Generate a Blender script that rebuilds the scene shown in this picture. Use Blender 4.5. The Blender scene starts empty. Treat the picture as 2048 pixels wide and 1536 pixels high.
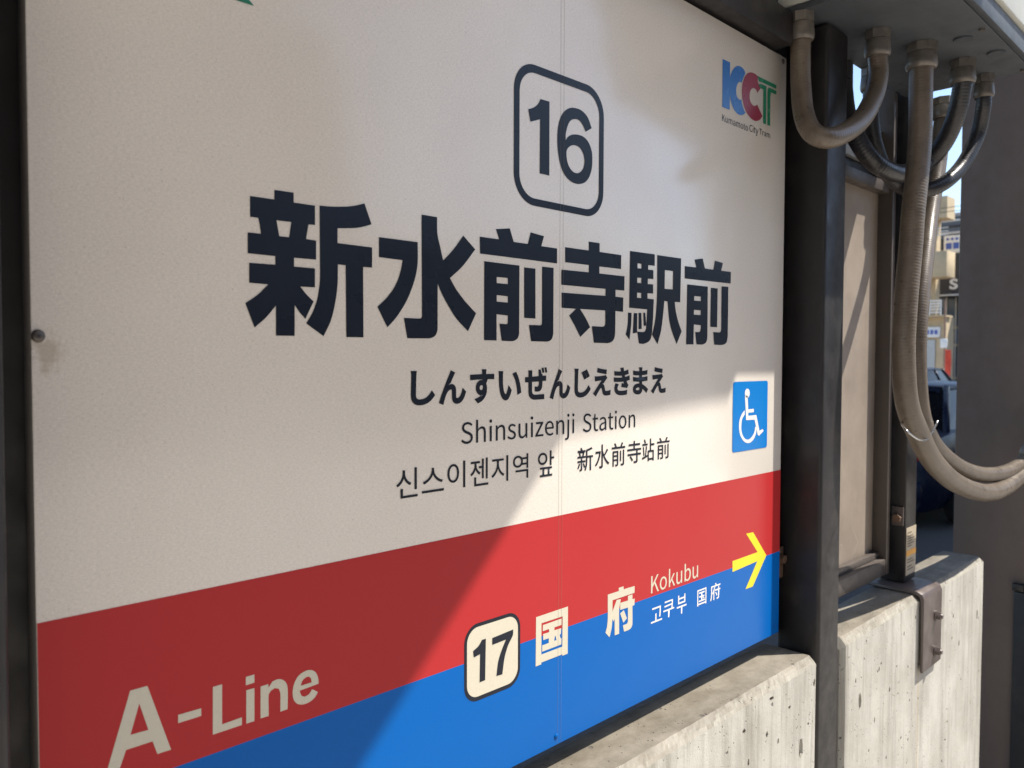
import bpy, bmesh, math, random
from mathutils import Vector, Matrix, noise

# ------------------------------------------------------------------ camera, sky, sun, exposure
scene = bpy.context.scene
COL = scene.collection
CAM_POS = Vector((-0.1685, -0.6804, 1.5022))
YAW, PITCH, ROLL = 0.787015, -0.033957, 0.0029385
cam_data = bpy.data.cameras.new('camera')
cam = bpy.data.objects.new('camera', cam_data); COL.objects.link(cam)
cam_data.sensor_width = 36.0
cam_data.lens = 36.0 * 1600.0 / 2048.0
cam_data.clip_start = 0.02
cam_data.clip_end = 3000
cam_data.dof.use_dof = True
cam_data.dof.focus_distance = 1.05
cam_data.dof.aperture_fstop = 9.0
_f = Vector((math.cos(YAW) * math.cos(PITCH), math.sin(YAW) * math.cos(PITCH), math.sin(PITCH)))
_r0 = Vector((math.sin(YAW), -math.cos(YAW), 0)); _u0 = _r0.cross(_f)
_r = _r0 * math.cos(ROLL) + _u0 * math.sin(ROLL); _u = -_r0 * math.sin(ROLL) + _u0 * math.cos(ROLL)
cam.matrix_world = Matrix(((_r.x, _u.x, -_f.x, CAM_POS.x), (_r.y, _u.y, -_f.y, CAM_POS.y), (_r.z, _u.z, -_f.z, CAM_POS.z), (0, 0, 0, 1)))
scene.camera = cam

SUN = Vector((1.3, -1.0, 2.4)).normalized()
world = bpy.data.worlds.new('World'); scene.world = world; world.use_nodes = True
wn = world.node_tree.nodes; wl = world.node_tree.links; wn.clear()
sky = wn.new('ShaderNodeTexSky'); sky.sky_type = 'NISHITA'; sky.sun_disc = False
sky.sun_elevation = math.asin(SUN.z); sky.sun_rotation = math.atan2(SUN.x, SUN.y)
sky.altitude = 30; sky.air_density = 1.0; sky.dust_density = 0.8; sky.ozone_density = 1.6
bg = wn.new('ShaderNodeBackground'); bg.inputs['Strength'].default_value = 0.095
wo = wn.new('ShaderNodeOutputWorld')
wl.new(sky.outputs[0], bg.inputs[0]); wl.new(bg.outputs[0], wo.inputs[0])
sun_data = bpy.data.lights.new('sun', 'SUN'); sun_data.energy = 3.3; sun_data.angle = math.radians(0.53)
sun_data.color = (1.0, 0.94, 0.84)
sun = bpy.data.objects.new('sun', sun_data); COL.objects.link(sun)
sun.rotation_euler = (-SUN).to_track_quat('-Z', 'Y').to_euler(); sun.location = (4, -4, 8)
scene.view_settings.view_transform = 'Standard'; scene.view_settings.look = 'None'
scene.view_settings.exposure = 1.41; scene.view_settings.gamma = 1.0
scene.view_settings.use_curve_mapping = False
random.seed(7)

# ------------------------------------------------------------------ data: outlines on the sign face, millimetres (x along the sign, z up)
KANJI = [[[(199.9,1655.1),(219.6,1655.4),(219.5,1646.2),(242.2,1646.3),(242.1,1627.9),(235.1,1627.7),(232.4,1613.5),(243.2,1613.1),(243.1,1594.9),(219.5,1594.7),(219.5,1586.4),(241.8,1586.4),(241.7,1568.3),(226,1568.0),(227.6,1566.3),(229.1,1564.5),(230.7,1562.8),(232.3,1561.2),(234.1,1559.6),(236.1,1557.9),(238.1,1556.3),(240.1,1554.7),(231.1,1537.6),(229.5,1539.2),(227.9,1540.8),(226.3,1542.4),(224.8,1544.0),(223.5,1545.6),(222.3,1547.2),(221.1,1548.8),(219.9,1550.4),(219.7,1521.3),(200.5,1521.2),(200.6,1548.8),(198,1545.9),(195.5,1542.9),(192.9,1540.0),(190.3,1537.3),(187.7,1534.9),(184.9,1532.6),(182.1,1530.4),(179.3,1528.1),(170.6,1549.7),(173.6,1551.7),(176.6,1553.6),(179.5,1555.6),(182.4,1557.8),(185.2,1560.2),(187.8,1562.8),(190.5,1565.4),(193.1,1568.0),(174.5,1568.2),(174.6,1586.2),(200.3,1586.5),(200.3,1594.4),(173.3,1594.6),(173.4,1613.3),(186.3,1613.4),(185,1621.7),(184.7,1623.2),(184.3,1624.6),(184,1626.1),(183.6,1627.5),(175.9,1627.5),(176,1646.1),(199.8,1646.3)],[(201.8,1627.5),(217,1627.7),(214.5,1613.2),(204.5,1613.2)],[(247.2,1647.1),(250.6,1647.3),(254,1647.4),(257.3,1647.6),(260.7,1647.9),(264.3,1648.3),(268.1,1648.7),(271.7,1649.3),(275.2,1649.8),(278.2,1650.3),(281.1,1650.9),(284.1,1651.6),(287,1652.3),(289.9,1653.2),(292.9,1654.2),(295.9,1655.2),(298.8,1656.2),(307.3,1636.2),(304.5,1635.2),(301.7,1634.2),(298.9,1633.2),(296,1632.3),(293,1631.5),(290,1630.8),(287,1630.2),(283.9,1629.7),(280,1629.2),(275.8,1628.7),(271.5,1628.2),(267.2,1627.7),(267.1,1613.2),(307.9,1612.9),(307.8,1592.6),(296.9,1592.3),(297,1521.4),(276.7,1521.3),(276.3,1592.3),(267.4,1592.4),(267.4,1588.2),(267.3,1583.9),(267.3,1579.7),(267.1,1575.6),(266.8,1571.8),(266.4,1568.1),(265.9,1564.3),(265.3,1560.6),(264.5,1556.5),(263.6,1552.2),(262.6,1548.1),(261.6,1544.3),(260.7,1541.4),(259.6,1538.6),(258.5,1535.8),(257.2,1533.0),(255.7,1530.2),(254.1,1527.3),(252.4,1524.5),(250.8,1521.7),(232,1533.4),(233.8,1536.2),(235.7,1538.9),(237.5,1541.7),(239.1,1544.6),(240.5,1547.6),(241.8,1550.7),(243,1553.8),(244,1557.0),(244.9,1560.4),(245.6,1563.9),(246.1,1567.4),(246.6,1570.6),(246.9,1573.3),(247.1,1576.1),(247.2,1578.8),(247.3,1581.6)]],[[(316.3,1624.3),(366.5,1624.3),(366.5,1618.7),(366.6,1613.1),(366.6,1607.6),(366.4,1602.7),(366,1598.9),(365.3,1595.1),(364.5,1591.3),(363.5,1587.6),(362.3,1583.8),(360.8,1579.9),(359.2,1576.1),(357.5,1572.4),(355.8,1568.8),(354,1565.3),(352,1561.9),(349.9,1558.5),(347.3,1554.7),(344.4,1550.8),(341.3,1546.9),(338.3,1543.4),(335.5,1540.5),(332.6,1537.8),(329.6,1535.1),(326.6,1532.4),(314.2,1552.9),(317,1555.3),(319.9,1557.7),(322.7,1560.1),(325.4,1562.6),(328,1565.2),(330.5,1567.9),(332.9,1570.7),(335.1,1573.7),(337.2,1577.0),(339.2,1580.6),(341,1584.4),(342.5,1588.1),(343.7,1591.8),(344.7,1595.7),(345.5,1599.5),(346.4,1603.4),(316.3,1603.9)],[(371.7,1654.3),(393.3,1654.2),(393.3,1649.8),(393.2,1645.3),(393.3,1640.9),(393.6,1636.7),(394.3,1633.0),(395.4,1629.3),(396.6,1625.6),(397.7,1622.0),(401.9,1607.9),(405.7,1611.3),(409.6,1614.7),(413.3,1618.2),(417,1621.8),(420.6,1625.7),(424.2,1629.9),(427.7,1634.1),(431.3,1638.3),(449.4,1624.6),(444.6,1619.3),(439.7,1613.8),(434.9,1608.6),(430.1,1603.8),(425.7,1600.0),(421,1596.4),(416.3,1592.9),(411.6,1589.3),(413.8,1586.3),(416,1583.4),(418.3,1580.4),(420.7,1577.6),(423.7,1574.4),(427,1571.2),(430.5,1567.9),(434,1564.8),(438,1561.6),(442.2,1558.4),(446.6,1555.1),(450.9,1551.9),(438.5,1531.0),(434,1534.4),(429.5,1537.8),(425,1541.3),(420.8,1545.0),(416.7,1549.3),(412.7,1554.1),(409,1558.7),(405.9,1562.7),(403.9,1565.4),(402,1568.2),(400.2,1570.9),(398.6,1573.5),(397.4,1575.6),(396.2,1577.8),(395.1,1580.0),(394,1582.2),(393.9,1532.9),(393.7,1531.2),(393.2,1529.5),(392.5,1527.9),(391.8,1526.6),(391,1525.6),(390.1,1524.7),(389,1524.0),(387.9,1523.4),(386.5,1522.9),(384.9,1522.4),(383.3,1522.1),(381.6,1521.9),(352.4,1521.5),(347.9,1542.9),(368.6,1542.9),(369.3,1543.0),(369.9,1543.1),(370.6,1543.3),(371.2,1543.5),(371.5,1544.0),(371.8,1544.6),(372.1,1545.1),(372.2,1545.7)]],[[(456.4,1639.9),(487.4,1640.0),(482,1651.4),(504.9,1654.8),(511.5,1639.5),(535.9,1639.5),(540.9,1654.1),(564.7,1652.0),(559.8,1639.2),(589.2,1639.2),(589.1,1620.4),(456.9,1620.6)],[(463.6,1612.4),(521.4,1612.1),(521.3,1531.5),(521.1,1529.9),(520.7,1528.3),(520.1,1526.8),(519.4,1525.6),(518.7,1524.7),(517.9,1524.0),(516.9,1523.3),(515.9,1522.8),(514.6,1522.2),(513.2,1521.7),(511.6,1521.2),(510.1,1521.0),(506.4,1520.9),(501.7,1520.9),(496.7,1521.0),(491.8,1521.1),(488.1,1541.1),(491.2,1541.1),(494.5,1541.0),(497.5,1541.0),(499.7,1541.0),(500.2,1541.1),(500.6,1541.4),(501.1,1541.6),(501.5,1541.9),(501.6,1542.4),(501.7,1542.9),(501.8,1543.5),(501.9,1544.0),(501.9,1551.3),(483.4,1552.1),(483.5,1521.3),(463.3,1521.4)],[(483.5,1595.7),(501.7,1595.8),(501.8,1588.5),(483.5,1588.6)],[(483.6,1574.5),(501.8,1574.2),(501.9,1566.6),(483.6,1567.0)],[(529.6,1610.6),(549.4,1610.7),(549.8,1549.3),(529.9,1549.6)],[(561.5,1614.2),(582.7,1614.2),(582.7,1532.9),(582.5,1531.0),(582,1529.2),(581.4,1527.5),(580.7,1526.0),(580,1525.0),(579.1,1524.1),(578,1523.4),(576.9,1522.8),(575.5,1522.2),(573.9,1521.8),(572.3,1521.5),(570.6,1521.3),(542.1,1521.4),(538.4,1541.2),(558.4,1541.3),(559,1541.4),(559.7,1541.7),(560.3,1541.9),(560.9,1542.2),(561.1,1542.7),(561.4,1543.2),(561.6,1543.8),(561.7,1544.3)]],[[(651.7,1654.4),(674.2,1654.6),(674.4,1642.9),(721.6,1643.0),(721.3,1623.8),(674,1623.5),(674.1,1614.1),(729.4,1614.4),(729.1,1594.6),(709.4,1594.5),(709.5,1585.0),(727,1584.8),(726.6,1565.1),(709.4,1565.5),(709.4,1557.1),(709.5,1548.3),(709.4,1540.2),(709.2,1534.0),(708.8,1531.9),(708.2,1529.9),(707.3,1528.0),(706.2,1526.4),(705,1525.1),(703.5,1524.1),(701.9,1523.3),(700.2,1522.6),(698.2,1522.0),(695.9,1521.6),(693.6,1521.3),(691.3,1521.1),(663.5,1521.3),(659,1543.2),(680.7,1543.1),(682,1543.2),(683.2,1543.5),(684.5,1543.9),(685.7,1544.2),(686.2,1545.0),(686.7,1545.7),(687.2,1546.5),(687.4,1547.4),(687.5,1550.8),(687.4,1555.4),(687.3,1560.5),(687.2,1565.3),(634.4,1565.0),(637.4,1562.1),(640.5,1559.1),(643.4,1556.2),(646.2,1553.3),(648.6,1550.5),(650.8,1547.6),(653.1,1544.7),(655.3,1541.8),(635.3,1528.4),(632.9,1531.6),(630.5,1534.7),(628.1,1537.9),(625.6,1541.0),(613,1555.6),(626.7,1564.8),(598.4,1564.9),(598.2,1584.2),(687.6,1584.9),(687.5,1594.4),(597.6,1594.1),(597.5,1613.3),(652.1,1614.0),(652,1623.6),(604.8,1623.3),(604.6,1642.4),(651.8,1642.6)]],[[(741.8,1650.6),(800.9,1651.3),(801.2,1634.7),(785,1634.5),(785.1,1627.9),(797.9,1628.3),(798.1,1615.5),(784.3,1615.1),(784.4,1607.3),(797.5,1607.6),(797.7,1594.5),(783.9,1594.1),(784,1586.3),(799.5,1586.1),(798.2,1561.7),(797.7,1556.0),(797.1,1550.1),(796.4,1544.5),(795.8,1539.9),(795.4,1537.3),(794.9,1534.6),(794.2,1532.0),(793.3,1529.9),(792.2,1528.3),(790.8,1527.0),(789.3,1525.8),(787.6,1524.9),(785.1,1523.8),(782.2,1522.8),(779,1522.0),(776,1521.4),(773.1,1521.2),(770.3,1521.3),(767.4,1521.5),(764.5,1521.6),(760,1538.6),(763.7,1538.4),(767.6,1538.2),(771.2,1538.1),(774.1,1538.1),(775.3,1538.3),(776.6,1538.6),(777.8,1539.0),(779,1539.4),(779.7,1540.9),(780.5,1542.3),(781.2,1543.8),(781.6,1545.4),(782.1,1550.4),(782.6,1557.0),(783.1,1564.1),(783.6,1571.0),(740.7,1571.4)],[(759.3,1634.9),(768.8,1634.9),(768.9,1628.0),(759.4,1627.8)],[(759,1614.7),(768.7,1615.0),(768.8,1607.4),(759.1,1607.4)],[(758.9,1593.6),(768.7,1593.6),(768.8,1586.3),(759,1586.3)],[(738.2,1564.6),(746.2,1564.3),(746.1,1559.8),(746,1555.3),(745.8,1550.8),(745.4,1546.3),(744.7,1541.5),(743.8,1536.6),(742.8,1531.6),(741.9,1526.6),(733.3,1533.6),(734.4,1537.2),(735.6,1540.7),(736.7,1544.3),(737.5,1548.0),(737.9,1552.0),(738.1,1556.2),(738.1,1560.4)],[(751.6,1564.2),(759.7,1564.5),(759.4,1537.0),(749.7,1535.6)],[(762.9,1565.0),(769.4,1565.3),(770.7,1542.7),(763.2,1542.0)],[(774,1565.5),(778.7,1566.1),(781.6,1547.7),(775.6,1546.8)],[(807.4,1650.9),(869.4,1651.4),(868,1585.4),(853.3,1585.1),(854.1,1581.3),(854.9,1577.5),(855.8,1573.8),(856.9,1570.1),(858.5,1566.0),(860.4,1561.8),(862.5,1557.7),(864.5,1553.9),(866.4,1550.8),(868.5,1547.7),(870.7,1544.7),(872.8,1541.7),(859.5,1522.1),(856.1,1526.9),(852.7,1531.7),(849.4,1536.4),(846.5,1541.1),(844.2,1545.5),(842.2,1549.9),(840.4,1554.5),(839,1559.2),(837.7,1565.1),(836.6,1571.6),(835.7,1578.3),(834.7,1584.9),(826.2,1585.3),(825.4,1579.6),(824.7,1574.0),(823.9,1568.3),(823,1562.7),(822,1557.0),(820.9,1551.3),(819.7,1545.7),(818.2,1540.4),(816.4,1535.5),(814.3,1530.8),(812,1526.1),(809.8,1521.4),(795.9,1534.9),(797.6,1539.1),(799.4,1543.3),(801,1547.6),(802.4,1551.9),(803.6,1557.1),(804.7,1562.6),(805.5,1568.3),(806.2,1574.0),(806.8,1580.9),(807.3,1588.5),(807.6,1596.2),(807.8,1603.9)],[(826.8,1630.6),(848.6,1630.9),(847.9,1603.5),(826.6,1603.0)]],[[(879.6,1640.9),(912,1641.2),(906.3,1653.0),(929.7,1656.7),(936.3,1641.7),(961.4,1641.8),(966,1656.5),(990.3,1654.8),(985.1,1642.1),(1015.5,1642.2),(1015.1,1623.4),(879.9,1622.1)],[(886.9,1613.6),(945.3,1613.8),(945.8,1533.8),(945.5,1532.0),(944.9,1530.3),(944.1,1528.7),(943.1,1527.3),(942,1526.2),(940.8,1525.3),(939.4,1524.6),(938,1524.0),(936.2,1523.4),(934.2,1522.9),(932.1,1522.4),(930,1522.2),(926.6,1522.1),(922.6,1522.2),(918.4,1522.3),(914.3,1522.4),(910.4,1541.6),(913.4,1541.6),(916.6,1541.5),(919.4,1541.6),(921.7,1541.7),(922.6,1542.0),(923.4,1542.4),(924.1,1543.0),(924.9,1543.5),(925.2,1544.4),(925.5,1545.4),(925.8,1546.3),(926,1547.3),(926.1,1548.5),(926,1549.8),(926,1551.1),(925.9,1552.4),(906.3,1553.1),(905.8,1522.3),(885.5,1522.0)],[(906.6,1597.0),(925.4,1597.0),(925.5,1590.0),(906.4,1589.9)],[(906.3,1575.7),(925.4,1575.5),(925.5,1568.2),(906,1568.3)],[(954.7,1612.7),(974.9,1612.9),(974.6,1550.8),(954,1550.7)],[(986.9,1616.9),(1007.8,1617.4),(1008,1538.4),(1007.7,1535.8),(1007.1,1533.3),(1006.3,1530.8),(1005.6,1528.3),(1004.3,1527.2),(1003,1526.1),(1001.6,1525.1),(1000.1,1524.4),(997.8,1523.7),(995.1,1523.2),(992.3,1522.7),(989.5,1522.5),(984.6,1522.4),(978.8,1522.4),(972.5,1522.5),(966.5,1522.6),(963.1,1542.7),(968.4,1542.6),(973.9,1542.5),(978.9,1542.4),(982.7,1542.5),(983.6,1542.8),(984.4,1543.3),(985.2,1543.9),(986,1544.5),(986.4,1545.6),(986.7,1546.7),(987.1,1547.9),(987.2,1549.0)]]]
ONE16 = [[(557.5,1818.8),(573.7,1819.3),(574,1728.1),(556.4,1728.1),(556.8,1794.1),(539.7,1787.6),(535.7,1801.7),(538,1802.6),(540.3,1803.5),(542.5,1804.5),(544.7,1805.6),(546.8,1806.8),(548.8,1808.2),(550.7,1809.6),(552.4,1811.2),(553.9,1813.0),(555.1,1814.9),(556.3,1816.9)]]
SIX16 = [[(656.1,1803.2),(654.1,1806.5),(652.1,1809.9),(650,1813.0),(647.7,1815.7),(645.1,1817.7),(642.3,1819.3),(639.3,1820.5),(636.2,1821.5),(633.1,1822.1),(629.9,1822.4),(626.6,1822.4),(623.4,1822.2),(620.2,1821.8),(617,1821.3),(613.8,1820.4),(610.8,1819.3),(607.9,1817.8),(605.1,1816.0),(602.4,1814.0),(600,1811.7),(597.8,1809.1),(595.7,1806.3),(593.9,1803.2),(592.4,1800.0),(591.1,1796.5),(590.2,1792.8),(589.4,1789.0),(588.9,1785.2),(588.6,1780.9),(588.5,1776.2),(588.7,1771.6),(589,1767.2),(589.5,1763.2),(590.2,1759.2),(591.1,1755.3),(592.2,1751.6),(593.4,1748.1),(594.9,1744.7),(596.5,1741.4),(598.4,1738.5),(600.5,1736.0),(603,1733.7),(605.6,1731.7),(608.4,1730.0),(611.4,1728.6),(614.6,1727.5),(617.9,1726.7),(621,1726.2),(623.8,1726.0),(626.6,1726.0),(629.4,1726.2),(632.2,1726.7),(635.1,1727.4),(638.1,1728.3),(641,1729.5),(643.6,1730.9),(645.9,1732.6),(648.1,1734.5),(650,1736.6),(651.7,1738.9),(653.2,1741.5),(654.6,1744.4),(655.7,1747.3),(656.6,1750.2),(657.2,1752.9),(657.6,1755.6),(657.8,1758.3),(657.8,1761.0),(657.8,1764.0),(657.6,1767.2),(657.2,1770.4),(656.4,1773.4),(655.1,1776.2),(653.5,1779.0),(651.6,1781.5),(649.6,1783.7),(647.4,1785.4),(645,1786.8),(642.4,1787.9),(639.8,1788.7),(637.1,1789.2),(634.2,1789.4),(631.4,1789.4),(628.5,1789.3),(625.6,1789.0),(622.7,1788.5),(619.9,1787.9),(617.3,1787.2),(615.2,1786.4),(613.2,1785.5),(611.2,1784.4),(609.5,1783.2),(608.1,1782.0),(606.8,1780.6),(605.6,1779.1),(604.3,1777.7),(604.4,1779.9),(604.4,1782.0),(604.5,1784.2),(604.8,1786.3),(605.4,1788.7),(606.1,1791.3),(607,1793.8),(607.9,1796.1),(608.9,1798.0),(610,1799.9),(611.2,1801.6),(612.5,1803.1),(613.9,1804.4),(615.4,1805.5),(617.1,1806.4),(618.8,1807.1),(621,1807.7),(623.4,1808.3),(625.9,1808.6),(628.3,1808.5),(630.5,1808.1),(632.6,1807.3),(634.6,1806.3),(636.4,1805.0),(638.3,1803.2),(640.1,1800.9),(641.8,1798.5),(643.6,1796.1)],[(606,1762.2),(606.2,1763.7),(606.6,1765.1),(607.3,1766.5),(608.1,1767.7),(609.3,1769.0),(610.8,1770.3),(612.5,1771.5),(614.3,1772.5),(616.1,1773.3),(618.1,1774.0),(620.1,1774.5),(622.2,1774.8),(624.6,1774.8),(627.1,1774.6),(629.6,1774.2),(631.8,1773.5),(633.7,1772.5),(635.4,1771.2),(637,1769.7),(638.3,1768.0),(639.5,1766.1),(640.5,1763.9),(641.3,1761.5),(641.7,1759.2),(641.8,1756.8),(641.5,1754.3),(640.9,1751.8),(640.1,1749.6),(639,1747.6),(637.5,1745.8),(635.9,1744.2),(634.3,1742.8),(632.7,1741.7),(631,1740.9),(629.2,1740.2),(627.3,1739.8),(625.4,1739.6),(623.3,1739.6),(621.3,1739.8),(619.3,1740.3),(617.4,1741.1),(615.4,1742.2),(613.6,1743.5),(612,1744.9),(610.6,1746.5),(609.4,1748.3),(608.4,1750.3),(607.6,1752.3),(606.9,1754.7),(606.4,1757.4),(606.1,1760.0)]]
LOGO_K = [[(982,1978.3),(1005,1978.9),(1005,1954.4),(1005.8,1956.2),(1006.5,1958.1),(1007.4,1959.9),(1008.3,1961.7),(1009.6,1963.7),(1011,1965.9),(1012.6,1968.0),(1014.3,1970.0),(1016.2,1971.9),(1018.4,1973.7),(1020.6,1975.4),(1022.8,1976.8),(1024.9,1977.9),(1027,1978.8),(1029.2,1979.5),(1031.5,1980.1),(1034,1980.5),(1036.6,1980.8),(1039.2,1980.8),(1041.6,1980.7),(1043.8,1980.4),(1045.9,1979.9),(1048,1979.2),(1049.8,1978.4),(1051.2,1977.5),(1052.3,1976.3),(1053.5,1975.0),(1054.6,1973.8),(1053.2,1972.0),(1051.8,1970.3),(1050.4,1968.5),(1049.1,1966.7),(1047.5,1964.2),(1045.7,1961.3),(1044,1958.3),(1042.2,1955.4),(1040.6,1955.5),(1039,1955.7),(1037.4,1955.8),(1035.9,1955.6),(1034.5,1955.0),(1033.2,1954.2),(1032,1953.2),(1030.9,1952.1),(1029.8,1950.8),(1028.7,1949.3),(1027.6,1947.7),(1026.8,1946.0),(1026.1,1944.2),(1025.6,1942.4),(1025.2,1940.5),(1025,1938.7),(1025.1,1936.9),(1025.3,1935.2),(1025.8,1933.5),(1026.4,1932.0),(1027.1,1930.8),(1028,1929.7),(1029.1,1928.7),(1030.3,1927.9),(1031.7,1927.3),(1033.3,1926.8),(1035,1926.5),(1036.6,1926.4),(1038.2,1926.6),(1039.8,1927.1),(1041.3,1927.7),(1042.9,1928.2),(1043.2,1926.6),(1043.4,1925.1),(1043.7,1923.5),(1044.3,1922.1),(1045.4,1920.4),(1046.7,1918.5),(1048.2,1916.7),(1049.7,1915.0),(1051.1,1913.5),(1052.6,1912.0),(1054.2,1910.6),(1055.7,1909.2),(1054.3,1908.2),(1052.9,1907.1),(1051.4,1906.1),(1049.9,1905.2),(1047.9,1904.3),(1045.7,1903.5),(1043.3,1902.7),(1041,1902.2),(1038.6,1901.9),(1036,1901.7),(1033.4,1901.7),(1030.9,1902.0),(1028.3,1902.6),(1025.7,1903.4),(1023.1,1904.4),(1020.8,1905.5),(1018.7,1906.7),(1016.7,1908.1),(1014.9,1909.7),(1013.2,1911.4),(1011.7,1913.3),(1010.3,1915.4),(1009.1,1917.6),(1008.1,1919.7),(1007.3,1921.7),(1006.6,1923.7),(1006,1925.8),(1005.4,1927.8),(1005.5,1903.2),(982.5,1902.8)]]
LOGO_C = [[(1105.3,1960.8),(1095.6,1951.3),(1094.4,1952.4),(1093.2,1953.5),(1092,1954.6),(1090.6,1955.3),(1088.8,1955.8),(1086.8,1956.2),(1084.7,1956.3),(1082.6,1956.1),(1080.5,1955.6),(1078.4,1954.8),(1076.4,1953.7),(1074.7,1952.5),(1073.3,1951.1),(1072,1949.5),(1071,1947.7),(1070.2,1946.0),(1069.6,1944.4),(1069.2,1942.7),(1069,1941.0),(1069,1939.3),(1069.3,1937.5),(1069.9,1935.7),(1070.6,1933.8),(1071.3,1932.0),(1072.9,1930.8),(1074.5,1929.6),(1076.2,1928.5),(1078,1927.7),(1080.2,1927.2),(1082.6,1927.0),(1085,1927.1),(1087.3,1927.4),(1089.4,1928.1),(1091.4,1929.2),(1093.3,1930.4),(1095.3,1931.5),(1113.9,1916.4),(1112.2,1914.5),(1110.5,1912.5),(1108.7,1910.6),(1106.7,1909.0),(1104,1907.5),(1101,1906.0),(1097.8,1904.8),(1094.7,1903.8),(1091.7,1903.1),(1088.7,1902.7),(1085.7,1902.5),(1082.7,1902.6),(1079.7,1902.9),(1076.6,1903.5),(1073.6,1904.3),(1070.7,1905.3),(1067.6,1906.5),(1064.5,1907.9),(1061.5,1909.4),(1058.8,1911.2),(1056.4,1913.2),(1054.1,1915.4),(1052.1,1917.7),(1050.3,1920.2),(1048.8,1922.8),(1047.5,1925.6),(1046.3,1928.5),(1045.4,1931.3),(1044.6,1934.0),(1044,1936.8),(1043.5,1939.6),(1043.3,1942.3),(1043.4,1945.0),(1043.7,1947.7),(1044.3,1950.4),(1044.9,1952.9),(1045.6,1955.1),(1046.4,1957.3),(1047.4,1959.4),(1048.5,1961.4),(1049.8,1963.6),(1051.3,1965.8),(1052.9,1968.0),(1054.7,1970.0),(1056.7,1971.9),(1058.9,1973.7),(1061.2,1975.3),(1063.6,1976.7),(1066.1,1977.9),(1068.7,1978.8),(1071.3,1979.6),(1074,1980.2),(1076.9,1980.6),(1079.9,1980.9),(1083,1981.0),(1085.9,1980.9),(1088.6,1980.6),(1091.3,1980.1),(1094,1979.5),(1096.7,1979.0),(1095.5,1971.6),(1096.5,1970.2),(1097.5,1968.7),(1098.6,1967.3),(1099.7,1966.0),(1101,1964.7),(1102.4,1963.4),(1103.9,1962.1)]]
LOGO_T1 = [[(1095.3,1979.4),(1162.2,1979.9),(1161.6,1973.4),(1109.1,1972.5),(1100.1,1971.4)]]
LOGO_T2 = [[(1099.7,1967.1),(1110.5,1969.3),(1126.6,1969.5),(1125.9,1963.0),(1126.5,1951.1),(1126.7,1904.5),(1116.7,1904.4),(1115.7,1961.9),(1106.7,1961.3),(1100.4,1963.5)]]
LOGO_T3 = [[(1134.1,1969.6),(1162.5,1969.9),(1161.9,1963.3),(1142.7,1962.9),(1140.7,1954.4),(1141.6,1905.1),(1131.2,1904.7),(1130.2,1960.0),(1131.4,1966.2)]]
ONE17 = [[(460.5,1171.1),(466.8,1171.0),(465.8,1122.0),(456.9,1121.7),(457.6,1155.1),(447.7,1153.5),(446.5,1161.4),(448.6,1162.3),(450.8,1163.1),(452.9,1164.0),(454.8,1165.1),(456.4,1166.4),(457.8,1167.9),(459.1,1169.5)]]
SEVEN17 = [[(477.1,1169.1),(512.2,1171.0),(512.2,1169.2),(512.2,1167.3),(512.1,1165.5),(511.6,1163.8),(510,1161.5),(507.9,1159.1),(505.6,1156.4),(503.6,1153.7),(501.9,1150.5),(500.3,1147.1),(498.8,1143.5),(497.6,1139.8),(496.5,1135.4),(495.7,1130.7),(494.8,1125.7),(494,1120.9),(484.1,1121.5),(484.8,1125.8),(485.4,1130.1),(486.1,1134.3),(487,1138.2),(488.2,1141.5),(489.7,1144.8),(491.3,1147.9),(493,1150.9),(494.6,1153.7),(496.4,1156.4),(498.1,1159.0),(499.9,1161.7),(477.1,1160.9)]]
ARROW = [[(1076.2,1200.8),(1100.6,1199.5),(1149.2,1150.9),(1101.9,1104.4),(1076.8,1104.7),(1116.7,1146.1),(1032.5,1142.9),(1032,1161.3),(1117.6,1161.9)]]
L_A = [[(67.5,1227.2),(81.2,1227.2),(100.1,1166.6),(88.7,1166.8),(84.9,1179.0),(63.6,1179.0),(58,1164.0),(47.9,1164.1)],[(74.5,1214.4),(81.6,1189.8),(67.2,1190.4)]]
L_HYPHEN = [[(106.4,1194.6),(126.5,1194.1),(126.5,1187.3),(106.3,1187.4)]]
L_L = [[(137.2,1209.9),(145.6,1209.8),(145.3,1173.7),(163.9,1174.1),(163.9,1167.0),(136.7,1167.2)]]
L_I = [[(168.1,1210.0),(176.4,1210.0),(176.3,1202.5),(168,1202.3)],[(168.4,1197.7),(176.3,1197.4),(176,1166.7),(168.1,1166.8)]]
L_N = [[(182.4,1197.0),(190.1,1197.1),(190.3,1193.7),(194.5,1198.3),(195.9,1198.5),(197.4,1198.7),(198.8,1198.9),(200.2,1198.8),(201.7,1198.4),(203.1,1197.8),(204.6,1197.0),(205.8,1196.1),(206.9,1195.0),(207.8,1193.7),(208.6,1192.4),(209.2,1190.9),(209.6,1189.2),(209.9,1187.2),(210,1185.2),(210.1,1183.2),(210.1,1179.8),(210,1175.8),(209.8,1171.5),(209.7,1167.3),(202.2,1167.1),(202.3,1171.7),(202.3,1176.6),(202.4,1181.0),(202.3,1184.5),(202.1,1185.8),(201.7,1187.1),(201.2,1188.3),(200.8,1189.6),(196.7,1191.4),(192.7,1190.1),(192,1189.3),(191.3,1188.4),(190.7,1187.6),(190.4,1186.6),(190.2,1182.8),(190.2,1177.8),(190.3,1172.2),(190.3,1166.9),(182.1,1167.2)]]
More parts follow.
